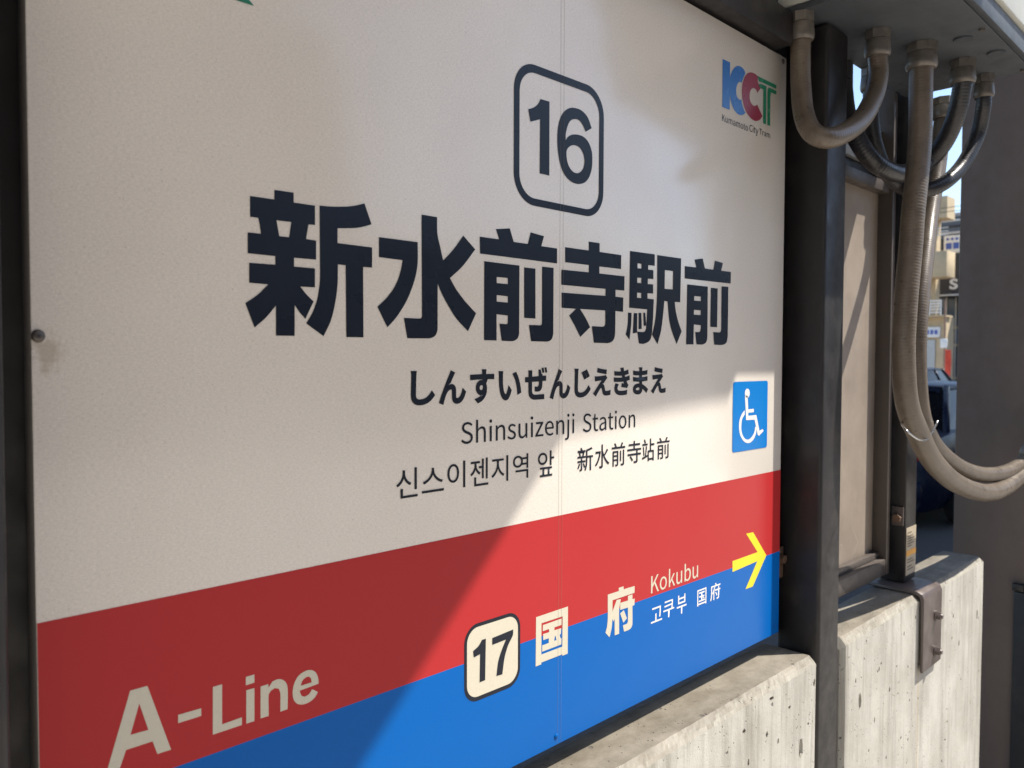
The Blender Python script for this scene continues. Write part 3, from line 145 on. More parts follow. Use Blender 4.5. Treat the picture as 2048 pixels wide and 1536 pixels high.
def bm_tube(bm, path, r, n=16, rib=0.0, rib_len=0.006):
    pts = [Vector(p) for p in path]
    if rib > 0:                                      # resample so that the spiral ribs of the conduit are real relief
        L = [0]
        for i in range(1, len(pts)): L.append(L[-1] + (pts[i] - pts[i - 1]).length)
        step = rib_len / 4; q = []; j = 0; N = int(L[-1] / step)
        for k in range(N + 1):
            s = k * step
            while j < len(pts) - 2 and L[j + 1] < s: j += 1
            t = (s - L[j]) / max(L[j + 1] - L[j], 1e-9); q.append(pts[j].lerp(pts[j + 1], t))
        pts = q
    rings = []; d0 = (pts[1] - pts[0]).normalized(); x = d0.orthogonal().normalized()
    for i, p in enumerate(pts):
        d = (pts[min(i + 1, len(pts) - 1)] - pts[max(i - 1, 0)]).normalized()
        x = (x - d * x.dot(d)).normalized(); y = d.cross(x)
        rr = r - (rib if i % 4 == 0 else 0.0)
        rings.append([bm.verts.new(p + (x * math.cos(2 * math.pi * k / n) + y * math.sin(2 * math.pi * k / n)) * rr) for k in range(n)])
    for i in range(len(rings) - 1):
        for k in range(n): bm.faces.new((rings[i][k], rings[i][(k + 1) % n], rings[i + 1][(k + 1) % n], rings[i + 1][k]))
    bm.faces.new(rings[0][::-1]); bm.faces.new(rings[-1])
def tube(name, path, r, mat, parent=None, **k):
    bm = bmesh.new(); bm_tube(bm, path, r, **k)
    o = from_bm(name, bm, mat, parent)
    for f in o.data.polygons: f.use_smooth = True
    return o

# ------------------------------------------------------------------ materials
class NT:
    def __init__(s, name):
        s.m = bpy.data.materials.new(name); s.m.use_nodes = True; s.t = s.m.node_tree
        s.b = s.t.nodes['Principled BSDF']; s._pos = None
    def n(s, typ, **kw):
        nd = s.t.nodes.new(typ)
        for k, v in kw.items(): setattr(nd, k, v)
        return nd
    def lk(s, a, b): s.t.links.new(a, b)
    def pos(s, scale=(1, 1, 1)):
        if s._pos is None: s._pos = s.n('ShaderNodeNewGeometry').outputs['Position']
        if scale == (1, 1, 1): return s._pos
        m = s.n('ShaderNodeVectorMath', operation='MULTIPLY'); s.lk(s._pos, m.inputs[0]); m.inputs[1].default_value = scale
        return m.outputs[0]
    def noise(s, scale, detail=4, rough=0.55, vec=(1, 1, 1)):
        t = s.n('ShaderNodeTexNoise'); s.lk(s.pos(vec), t.inputs['Vector'])
        t.inputs['Scale'].default_value = scale; t.inputs['Detail'].default_value = detail; t.inputs['Roughness'].default_value = rough
        return t.outputs['Fac']
    def voro(s, scale, vec=(1, 1, 1)):
        t = s.n('ShaderNodeTexVoronoi'); s.lk(s.pos(vec), t.inputs['Vector']); t.inputs['Scale'].default_value = scale
        return t.outputs['Distance']
    def ramp(s, fac, a, b, lo=0.0, hi=1.0):
        r = s.n('ShaderNodeMapRange'); s.lk(fac, r.inputs[0]); r.inputs[1].default_value = a; r.inputs[2].default_value = b
        r.inputs[3].default_value = lo; r.inputs[4].default_value = hi; r.clamp = True
        return r.outputs[0]
    def math(s, op, a, b=None):
        m = s.n('ShaderNodeMath', operation=op)
        for i, v in enumerate((a, b)):
            if v is None: continue
            if isinstance(v, (int, float)): m.inputs[i].default_value = v
            else: s.lk(v, m.inputs[i])
        return m.outputs[0]
    def mix(s, fac, a, b, blend='MIX'):
        m = s.n('ShaderNodeMix', data_type='RGBA', blend_type=blend)
        for sock, v in ((m.inputs['Factor'], fac), (m.inputs['A'], a), (m.inputs['B'], b)):
            if isinstance(v, (int, float)): sock.default_value = v
            elif isinstance(v, tuple): sock.default_value = (*v[:3], 1)
            else: s.lk(v, sock)
        return m.outputs['Result']
    def color(s, v):
        if isinstance(v, tuple): s.b.inputs['Base Color'].default_value = (*v[:3], 1)
        else: s.lk(v, s.b.inputs['Base Color'])
    def rough(s, v):
        if isinstance(v, (int, float)): s.b.inputs['Roughness'].default_value = v
        else: s.lk(v, s.b.inputs['Roughness'])
    def bump(s, h, strength=0.3, dist=0.001):
        b = s.n('ShaderNodeBump'); b.inputs['Strength'].default_value = strength; b.inputs['Distance'].default_value = dist
        prev = s.b.inputs['Normal'].links
        if prev: s.lk(prev[0].from_socket, b.inputs['Normal'])
        s.lk(h, b.inputs['Height']); s.lk(b.outputs[0], s.b.inputs['Normal'])
    def xyz(s):
        x = s.n('ShaderNodeSeparateXYZ'); s.lk(s.pos(), x.inputs[0]); return x.outputs

def simple(name, col, rough=0.6, metal=0.0, var=0.15, scale=6.0, spec=0.5, bump=0.0, bscale=200):
    t = NT(name); f = t.ramp(t.noise(scale, 5), 0.3, 0.7, 1 - var, 1 + var)
    c = t.mix(1.0, col, f, 'MULTIPLY'); t.color(c)
    t.rough(t.ramp(t.noise(scale * 3.1, 3), 0.3, 0.7, max(rough - 0.08, 0.02), min(rough + 0.08, 1)))
    t.b.inputs['Metallic'].default_value = metal; t.b.inputs['Specular IOR Level'].default_value = spec
    if bump: t.bump(t.noise(bscale, 3), bump, 0.001)
    return t.m

SEAM = (0.5948, 0.6010)
def vinyl(name, col, rough=0.24, grain=0.0, spec=0.22):
    """printed film on the sign: fibre grain, orange peel, and the two fine lines of the joint behind it"""
    t = NT(name); X = t.xyz()
    fib = t.noise(300, 4, 0.75, (1, 1, 3.0)); fib2 = t.noise(420, 3, 0.7, (3.0, 1, 0.8))
    g = t.math('ADD', t.ramp(fib, 0.35, 0.7, -1, 1), t.ramp(fib2, 0.35, 0.7, -0.7, 0.7))
    spk = t.ramp(t.noise(330, 2, 0.5), 0.655, 0.74, 0, 1)
    big = t.ramp(t.noise(5, 4, 0.6), 0.3, 0.7, -1, 1)
    v = t.math('ADD', t.math('ADD', 1.0, t.math('MULTIPLY', g, grain)), t.math('MULTIPLY', big, grain * 0.25))
    v = t.math('SUBTRACT', v, t.math('MULTIPLY', spk, grain * 1.6))
    c = t.mix(1.0, col, v, 'MULTIPLY')
    if grain > 0.02:                                   # faint yellow-brown blotches and rust below the left screw
        st = t.ramp(t.noise(3.5, 6, 0.7), 0.40, 0.85, 0, 0.16)
        c = t.mix(st, c, (0.50, 0.43, 0.36))
        dx = t.math('SUBTRACT', X[0], 0.011); dz = t.math('SUBTRACT', X[2], 1.505)
        d = t.math('SQRT', t.math('ADD', t.math('MULTIPLY', dx, dx), t.math('MULTIPLY', t.math('MULTIPLY', dz, dz), 0.5)))
        d = t.math('ADD', d, t.ramp(t.noise(160, 4), 0.3, 0.7, -0.006, 0.006))
        c = t.mix(t.ramp(d, 0.004, 0.012, 0.4, 0.0), c, (0.30, 0.20, 0.09))
    lines = None
    for sx in SEAM:
        l = t.ramp(t.math('ABSOLUTE', t.math('SUBTRACT', X[0], sx)), 0.0003, 0.0009, 1, 0)
        lines = l if lines is None else t.math('ADD', lines, l)
    c = t.mix(t.math('MULTIPLY', lines, 0.30), c, (0.13, 0.11, 0.10))
    t.color(c)
    t.rough(t.ramp(t.noise(9, 4), 0.3, 0.7, rough - 0.05, rough + 0.07))
    t.bump(t.noise(300, 2, 0.5), 0.09, 0.001)
    t.bump(lines, 0.35, 0.0006)
    t.b.inputs['Specular IOR Level'].default_value = spec
    return t.m

M = {}
M['film'] = vinyl('film_white', (0.735, 0.685, 0.62), 0.17, 0.11, 0.5)
M['film'].node_tree.nodes['Principled BSDF'].inputs['Coat Weight'].default_value = 0.35
M['film'].node_tree.nodes['Principled BSDF'].inputs['Coat Roughness'].default_value = 0.12
M['red'] = vinyl('film_red', (0.42, 0.028, 0.030), 0.2, 0.012, 0.14)
M['blue'] = vinyl('film_blue', (0.0005, 0.110, 0.42), 0.2, 0.012, 0.12)
M['ink'] = vinyl('film_navy_black', (0.010, 0.014, 0.024), 0.28, 0.015)
M['cream'] = vinyl('film_cream', (0.60, 0.56, 0.45), 0.25, 0.04)
M['whitefilm'] = vinyl('film_pure_white', (0.74, 0.73, 0.70), 0.25, 0.015)
M['yellow'] = vinyl('film_yellow', (0.80, 0.63, 0.02), 0.25, 0.03)
M['lblue'] = vinyl('logo_blue', (0.03, 0.13, 0.38), 0.25, 0.01)
M['lred'] = vinyl('logo_maroon', (0.22, 0.035, 0.06), 0.25, 0.01)
M['lgreen'] = vinyl('logo_green', (0.02, 0.17, 0.095), 0.25, 0.01)
M['wblue'] = vinyl('symbol_blue', (0.002, 0.17, 0.52), 0.22, 0.01)
def steel_mat(name, col, rough=0.42):
    t = NT(name); X = t.xyz()
    v = t.ramp(t.noise(4, 5, 0.6, (1, 1, 0.35)), 0.3, 0.7, 0.8, 1.2)
    c = t.mix(1.0, col, v, 'MULTIPLY')
    dust = t.ramp(t.noise(18, 6, 0.7, (1, 1, 0.5)), 0.54, 0.85, 0, 0.22); c = t.mix(dust, c, (0.15, 0.125, 0.10))
    scuff = t.ramp(t.noise(60, 5, 0.75, (1, 1, 0.12)), 0.70, 0.76, 0, 0.6); sc = t.math('MULTIPLY', scuff, t.ramp(t.noise(5, 2), 0.5, 0.6, 0, 1))
    c = t.mix(sc, c, (0.45, 0.44, 0.40)); t.color(c)
    t.rough(t.ramp(t.noise(25, 4), 0.3, 0.7, rough - 0.1, rough + 0.15)); t.bump(t.noise(350, 2), 0.06, 0.001)
    return t.m
M['steel'] = steel_mat('dark_brown_steel', (0.011, 0.010, 0.011), 0.46)
M['frame'] = steel_mat('bronze_frame', (0.075, 0.062, 0.055))
M['column'] = steel_mat('grey_brown_column', (0.105, 0.077, 0.063), 0.6)
M['bracket'] = steel_mat('bracket_brown', (0.10, 0.078, 0.072), 0.38)
def concrete(name):
    t = NT(name); X = t.xyz()
    gn = t.n('ShaderNodeNewGeometry'); nz = t.n('ShaderNodeSeparateXYZ'); t.lk(gn.outputs['True Normal'], nz.inputs[0])
    up = t.ramp(nz.outputs[2], 0.25, 0.95, 0, 1)
    base = t.mix(t.ramp(t.noise(9, 6, 0.6), 0.3, 0.7, 0, 1), (0.38, 0.365, 0.32), (0.52, 0.505, 0.455))
    strk = t.noise(26, 5, 0.65, (1, 1, 0.09)); base = t.mix(t.ramp(strk, 0.50, 0.72, 0, 0.55), base, (0.24, 0.225, 0.19))
    strk2 = t.noise(90, 3, 0.6, (1, 1, 0.06)); base = t.mix(t.ramp(strk2, 0.62, 0.72, 0, 0.5), base, (0.22, 0.205, 0.18))
    run = t.math('MULTIPLY', t.ramp(t.noise(17, 5, 0.7, (1, 1, 0.05)), 0.52, 0.66, 0, 1), t.ramp(X[2], 0.62, 0.96, 0.15, 0.75))
    base = t.mix(run, base, (0.19, 0.175, 0.14))
    seep = t.math('MULTIPLY', t.ramp(t.math('ABSOLUTE', t.math('SUBTRACT', X[0], 1.7565)), 0.0008, 0.0032, 1, 0), t.ramp(X[2], 0.785, 0.80, 0.65, 0))
    base = t.mix(seep, base, (0.40, 0.27, 0.11))
    form = t.ramp(t.math('ABSOLUTE', t.math('SUBTRACT', t.math('FRACT', t.math('MULTIPLY', X[0], 4.4)), 0.5)), 0.0, 0.012, 0.35, 0)
    base = t.mix(form, base, (0.30, 0.285, 0.25))
    top = t.mix(t.ramp(t.noise(14, 6, 0.65, (0.6, 1, 1)), 0.35, 0.68, 0, 1), (0.10, 0.085, 0.062), (0.23, 0.205, 0.165))
    base = t.mix(up, base, top)
    pore = t.voro(46); sel = t.ramp(t.noise(23, 2), 0.56, 0.60, 0, 1)
    pit = t.math('MULTIPLY', t.ramp(t.math('ADD', pore, t.ramp(t.noise(150, 3), 0.3, 0.7, -0.08, 0.08)), 0.10, 0.17, 1, 0), sel)
    pore2 = t.voro(120); pit2 = t.math('MULTIPLY', t.ramp(pore2, 0.12, 0.2, 1, 0), t.ramp(t.noise(40, 2), 0.55, 0.6, 0, 1))
    pits = t.math('MAXIMUM', pit, pit2)
    base = t.mix(t.math('MULTIPLY', pits, 0.8), base, (0.09, 0.08, 0.07))
    t.color(base); t.rough(0.88)
    t.bump(t.noise(120, 6, 0.7), 0.30, 0.003); t.bump(t.noise(700, 3, 0.6), 0.25, 0.0008)
    t.bump(t.math('SUBTRACT', 0.0, pits), 0.7, 0.004)
    return t.m
M['concrete'] = concrete('barrier_concrete')
def conduit_mat(name, col):
    t = NT(name); c = t.mix(1.0, col, t.ramp(t.noise(30, 5, 0.6), 0.3, 0.7, 0.8, 1.15), 'MULTIPLY')
    c = t.mix(t.ramp(t.noise(90, 4, 0.7), 0.55, 0.8, 0, 0.35), c, (0.12, 0.10, 0.085)); t.color(c)
    t.rough(t.ramp(t.noise(60, 3), 0.3, 0.7, 0.26, 0.42)); t.bump(t.noise(500, 2), 0.1, 0.0006); return t.m
M['conduit'] = conduit_mat('conduit_pvc_beige', (0.125, 0.100, 0.076))
M['conduit_dark'] = conduit_mat('conduit_pvc_dark', (0.022, 0.022, 0.025))
M['gland'] = simple('gland_metal', (0.15, 0.135, 0.12), 0.45, 0.5, 0.25, 60)
M['cabinet'] = simple('cabinet_paint', (0.50, 0.51, 0.47), 0.45, 0, 0.06, 7, bump=0.05)
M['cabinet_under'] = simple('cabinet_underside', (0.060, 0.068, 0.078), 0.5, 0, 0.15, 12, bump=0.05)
M['board_brown'] = None
def board_mat():
    t = NT('weathered_brown_board'); c = t.mix(t.ramp(t.noise(8, 6, 0.65), 0.3, 0.7, 0, 1), (0.21, 0.172, 0.138), (0.30, 0.25, 0.205))
    c = t.mix(t.ramp(t.noise(20, 6, 0.7, (1, 1, 0.3)), 0.55, 0.8, 0, 0.5), c, (0.19, 0.155, 0.125))
    w = t.n('ShaderNodeTexNoise'); t.lk(t.pos((4, 4, 4)), w.inputs['Vector']); w.inputs['Scale'].default_value = 2.4; w.inputs['Detail'].default_value = 1
    m = t.math('MULTIPLY', t.ramp(t.math('ABSOLUTE', t.math('SUBTRACT', w.outputs['Fac'], 0.5)), 0.0, 0.006, 1, 0), t.ramp(t.noise(5, 2), 0.5, 0.6, 0, 0.5))
    c = t.mix(m, c, (0.45, 0.41, 0.36)); t.color(c); t.rough(0.6); t.bump(t.noise(200, 4), 0.12, 0.001); return t.m
M['board_brown'] = board_mat()
M['board_pale'] = simple('pale_board', (0.42, 0.43, 0.43), 0.55, 0, 0.08, 10)
M['screw'] = simple('screw_metal', (0.10, 0.088, 0.08), 0.4, 0.6, 0.2, 200)
M['black'] = simple('black_recess', (0.008, 0.007, 0.008), 0.6)
M['rust'] = simple('rusty_bolt', (0.16, 0.10, 0.07), 0.55, 0.4, 0.35, 220, bump=0.3, bscale=400)
M['wire'] = simple('steel_wire', (0.45, 0.45, 0.45), 0.25, 1.0, 0.1, 100)
M['label'] = simple('label_buff', (0.42, 0.36, 0.27), 0.5, 0, 0.12, 60)
M['label_orange'] = simple('label_orange', (0.75, 0.36, 0.05), 0.5)
M['label_ink'] = simple('label_print', (0.16, 0.13, 0.10), 0.6)
M['roof'] = simple('canopy_paint', (0.62, 0.56, 0.48), 0.6, 0, 0.12, 3)
def ground_mat(name, a, b, sc=30):
    t = NT(name); t.color(t.mix(t.ramp(t.noise(sc, 8, 0.7), 0.3, 0.7, 0, 1), a, b)); t.rough(0.9); t.bump(t.noise(180, 5, 0.7), 0.4, 0.004); return t.m
M['asphalt'] = ground_mat('asphalt', (0.030, 0.030, 0.032), (0.055, 0.054, 0.053))
M['paving'] = ground_mat('platform_paving', (0.36, 0.33, 0.29), (0.46, 0.42, 0.37), 12)
M['line'] = simple('road_paint', (0.7, 0.7, 0.67), 0.7, 0, 0.15, 20)
M['rail'] = simple('rail_steel', (0.35, 0.33, 0.31), 0.3, 0.9, 0.2, 20)
M['beige'] = simple('beige_render', (0.52, 0.41, 0.26), 0.85, 0, 0.12, 1.5, bump=0.2, bscale=30)
M['cream_wall'] = simple('cream_wall', (0.60, 0.55, 0.46), 0.85, 0, 0.08, 0.8)
M['grey_wall'] = simple('grey_wall', (0.33, 0.34, 0.36), 0.8, 0, 0.1, 0.8)
M['brick_wall'] = simple('brown_wall', (0.28, 0.18, 0.13), 0.85, 0, 0.12, 1.2)
M['darkwall'] = simple('charcoal_cladding', (0.042, 0.043, 0.052), 0.6, 0, 0.2, 2)
M['blueglass'] = simple('blue_grey_glass', (0.10, 0.14, 0.20), 0.12, 0, 0.25, 0.7)
M['glass'] = simple('window_glass', (0.05, 0.06, 0.075), 0.06, 0, 0.25, 0.6)
M['alu'] = simple('aluminium', (0.62, 0.60, 0.57), 0.4, 0.3, 0.08, 5)
M['white'] = simple('white_paint', (0.78, 0.78, 0.76), 0.45, 0, 0.05, 5)
M['signblue'] = simple('sign_print_blue', (0.06, 0.12, 0.42), 0.5)
M['redflag'] = simple('red_banner', (0.62, 0.07, 0.035), 0.7, 0, 0.12, 6)
M['shutter'] = simple('pale_shutter', (0.48, 0.50, 0.48), 0.6, 0, 0.06, 3)
M['carpaint'] = simple('navy_car_paint', (0.008, 0.012, 0.028), 0.30, 0, 0.05, 3, spec=0.15)
M['carpaint'].node_tree.nodes['Principled BSDF'].inputs['Coat Weight'].default_value = 0.0
M['carglass'] = simple('car_glass', (0.006, 0.007, 0.009), 0.08, spec=0.12)
M['rubber'] = simple('tyre_rubber', (0.018, 0.018, 0.018), 0.8)
M['chrome'] = simple('chrome', (0.6, 0.6, 0.62), 0.15, 1.0)
M['lampred'] = simple('tail_lamp_red', (0.35, 0.01, 0.01), 0.15)

# ------------------------------------------------------------------ ground
def sheet(name, pts, z, mat):
    bm = bmesh.new(); bm.faces.new([bm.verts.new((x, y, z)) for x, y in pts]); return tag(from_bm(name, bm, mat), kind='structure')
sheet('road', [(-400, -400), (600, -400), (600, 400), (-400, 400)], -0.22, M['asphalt'])
tag(box('platform', (-14, 9, -1.75, 0.34, -0.5, 0.0), M['paving'], None, 0.012), kind='structure')
tag(box('far_pavement', (20, 120, 12.6, 60, -0.5, -0.06), M['paving'], None, 0.02), kind='structure')
tag(box('opposite_pavement', (-60, 60, -40, -12.5, -0.5, -0.06), M['paving'], None, 0.02), kind='structure')
tag(box('track_bed', (-60, 90, -8.2, -1.85, -0.5, -0.214), M['paving']), kind='structure')
for yy in (-2.6, -4.03, -5.6, -7.03):
    tag(box('tram_rail', (-80, 120, yy - 0.03, yy + 0.03, -0.30, -0.206), M['rail']), kind='structure')
for i in range(14):
    tag(box('road_marking', (8 + i * 8, 11 + i * 8, 4.2, 4.34, -0.23, -0.216), M['line']), kind='structure')

# ------------------------------------------------------------------ the station sign
sign = empty('station_sign', (0.6, 0, 1.0))
tag(sign, 'large white station name board with red and blue bands and black kanji lettering', 'station sign')
def loops_mesh(name, loops, y, mat, parent, sx=0.001, sz=0.001, ox=0.0, oz=0.0):
    cu = bpy.data.curves.new('t', 'CURVE'); cu.dimensions = '2D'; cu.fill_mode = 'BOTH'
    for L in loops:
        s = cu.splines.new('POLY'); s.points.add(len(L) - 1)
        for q, (a, b) in zip(s.points, L): q.co = (a, b, 0, 1)
        s.use_cyclic_u = True
    return flat(name, cu, y, mat, parent, lambda a, b: (ox + a * sx, oz + b * sz))
def flat(name, cu, y, mat, parent, fn):
    o = bpy.data.objects.new('t', cu); COL.objects.link(o); bpy.context.view_layer.update()
    me = bpy.data.meshes.new_from_object(o.evaluated_get(bpy.context.evaluated_depsgraph_get()))
    bpy.data.objects.remove(o); bpy.data.curves.remove(cu)
    if fn is None:
        return me
    for v in me.vertices:
        a, b = fn(v.co.x, v.co.y); v.co = (a, y, b)
    me.update()
    if me.polygons and me.polygons[0].normal.y > 0: me.flip_normals()
    me.name = name
    return link(name, me, mat, parent)
def fit_char(name, ch, x0, x1, z0, z1, weight, y, mat, parent):
    cu = bpy.data.curves.new('t', 'FONT'); cu.body = ch; cu.offset = weight; cu.resolution_u = 5
    me = flat(name, cu, y, mat, parent, None)
    xs = [v.co.x for v in me.vertices]; ys = [v.co.y for v in me.vertices]
    a0, a1, b0, b1 = min(xs), max(xs), min(ys), max(ys)
    for v in me.vertices:
        v.co = ((x0 + (v.co.x - a0) / (a1 - a0) * (x1 - x0)) / 1000, y, (z0 + (v.co.y - b0) / (b1 - b0) * (z1 - z0)) / 1000)
    me.update()
    if me.polygons[0].normal.y > 0: me.flip_normals()
    me.name = name
    return link(name, me, mat, parent)
def rrect(x0, x1, z0, z1, r, n=10):
    out = []
    for cx, cz, a0 in ((x1 - r, z1 - r, 0), (x0 + r, z1 - r, 90), (x0 + r, z0 + r, 180), (x1 - r, z0 + r, 270)):
        for k in range(n + 1):
            a = math.radians(a0 + 90 * k / n); out.append((cx + r * math.cos(a), cz + r * math.sin(a)))
    return out
W, ZB, ZT, ZR, ZL = 1.2, 1.0, 2.0365, 1.2986, 1.150
box('panel', (0, W, 0.0, 0.022, ZB, ZT), M['film'], sign, 0.0012)
Y1, Y2, Y3, Y4 = -0.00025, -0.00045, -0.00065, -0.00085
E = 0.0008
loops_mesh('red_band', [[(E, ZL), (W - E, ZL), (W - E, ZR), (E, ZR)]], Y1, M['red'], sign, 1, 1)
loops_mesh('blue_band', [[(E, ZB + E), (W - E, ZB + E), (W - E, ZL), (E, ZL)]], Y1, M['blue'], sign, 1, 1)
for L in KANJI: loops_mesh('kanji_character', L, Y2, M['ink'], sign)
fr = loops_mesh('number_frame', [rrect(*BOX16, 36), rrect(*BOX16in, 27)], Y2, M['ink'], sign)
loops_mesh('digit', ONE16, Y2, M['ink'], sign); loops_mesh('digit', SIX16, Y2, M['ink'], sign)
for c in HIRA: fit_char('hiragana_character', *c, 0.036, Y2, M['ink'], sign)
loops_mesh('hiragana_character', ZE, Y2, M['ink'], sign)
for c in HANGUL: fit_char('hangul_character', *c, 0.002, Y2, M['ink'], sign)
for c in HANZI: fit_char('chinese_character', *c, 0.004, Y2, M['ink'], sign)
def word(entry, mat, y):
    w, x0, x1, z0, z1 = entry; L = GLYPHS[w]; cap = max(p[1] for p in L[0])
    xs = [p[0] for s in L for p in s]; a0, a1 = min(xs), max(xs)
    k = (x1 - x0) / (a1 - a0); kz = (z1 - z0) / cap
    return loops_mesh('word', [[(x0 + (a - a0) * k, z0 + b * kz) for a, b in s] for s in L], y, mat, sign)
for e in WORDS[:2]: word(e, M['ink'], Y2)
word(WORDS[2], M['cream'], Y2)
for e in WORDS2: word(e, M['ink'], Y2)
loops_mesh('logo_letter_blue', LOGO_K, Y2, M['lblue'], sign); loops_mesh('logo_letter_maroon', LOGO_C, Y2, M['lred'], sign)
loops_mesh('logo_letter_green', LOGO_T1 + LOGO_T2 + LOGO_T3, Y3, M['lgreen'], sign)
loops_mesh('green_arrow', GREEN, Y2, M['lgreen'], sign)
loops_mesh('number_plate_border', [rrect(*BOX17, 21)], Y2, M['ink'], sign)
loops_mesh('number_plate', [rrect(*BOX17in, 17)], Y3, M['cream'], sign)
loops_mesh('digit', ONE17, Y4, M['ink'], sign); loops_mesh('digit', SEVEN17, Y4, M['ink'], sign)
for L in (KOKU, FU): loops_mesh('kanji_character', L, Y2, M['cream'], sign)
for c in KOKUFU2: fit_char('hangul_character', *c, 0.004, Y2, M['whitefilm'], sign)
for c in KOKUFU3: fit_char('chinese_character', *c, 0.006, Y2, M['whitefilm'], sign)
loops_mesh('direction_arrow', ARROW, Y2, M['yellow'], sign)
for nm in (L_A, L_HYPHEN, L_L, L_I, L_N, L_E): loops_mesh('line_name_letter', nm, Y2, M['cream'], sign)
loops_mesh('wheelchair_plate', [rrect(*WBOX, 5)], Y2, M['wblue'], sign)
for nm in (W_HEAD, W_BODY, W_WHEEL): loops_mesh('wheelchair_symbol', nm, Y3, M['whitefilm'], sign)
for si, (sx, sz) in enumerate(SCREWS):
    sx /= 1000; sz /= 1000; bm = bmesh.new(); q_ = (0.62, 0.60, 0.42, 0.42)[si]
    prof = [(0.0078, 0), (0.0076, 0.0012), (0.0062, 0.0024), (0.003, 0.0031), (0.0, 0.0033)]
    rings = [[bm.verts.new((sx + q_ * r * math.cos(2 * math.pi * k / 24), -0.0006 - q_ * h, sz + q_ * r * math.sin(2 * math.pi * k / 24))) for k in range(24)] for r, h in prof[:-1]]
    for i in range(3):
        for k in range(24): bm.faces.new((rings[i][k], rings[i][(k + 1) % 24], rings[i + 1][(k + 1) % 24], rings[i + 1][k]))
    bm.faces.new(rings[-1]); s = from_bm('screw', bm, M['blue'] if si > 1 else M['screw'], sign, True)
    bm = bmesh.new()
    for a in (0.5, 0.5 + math.pi / 2):
        c, sn = math.cos(a), math.sin(a)
        q = [(-.0026, -.0006), (.0026, -.0006), (.0026, .0006), (-.0026, .0006)]
        off = 0.0007 + q_ * 0.0031 + (0 if a < 1 else 0.0001)
        bm.faces.new([bm.verts.new((sx + q_ * (u * c - w * sn), -off, sz + q_ * (u * sn + w * c))) for u, w in q])
    cr = from_bm('screw_slot', bm, M['black'], s)

# ------------------------------------------------------------------ steel frame that carries the sign
tag(box('back_frame', (-0.07, 1.262, 0.0255, 0.058, 0.985, 2.50), M['steel'], None, 0.002), 'dark steel backing frame behind the white station name board', 'frame')
pl = box('sign_post', (-0.135, -0.030, -0.058, 0.0235, 0.02, 2.745), M['steel'], None, 0.006, 3)
tag(pl, 'dark brown square steel post beside the end of the board with A-Line', 'post')
pr = box('sign_post', (1.241, 1.327, -0.058, 0.0235, 0.02, 2.097), M['steel'], None, 0.007, 3)
tag(pr, 'scuffed dark brown square steel post between the two concrete blocks', 'post')
tr = box('top_rail', (-0.0285, 1.1650, -0.030, 0.0235, 2.041, 2.0985), M['steel'], None, 0.004)
tag(tr, 'dark steel rail running along the top edge of the station board', 'rail')
bk = empty('angle_bracket', (1.236, 0.01, 1.12)); tag(bk, 'rusty angle bracket joining the board edge to the scuffed post', 'bracket')
box('bracket_plate', (1.206, 1.2400, 0.012, 0.0165, 1.092, 1.150), M['rust'], bk, 0.001)
cyl('bolt_head', (1.230, 0.012, 1.128), (1.230, 0.004, 1.128), 0.0085, M['rust'], bk, n=6)

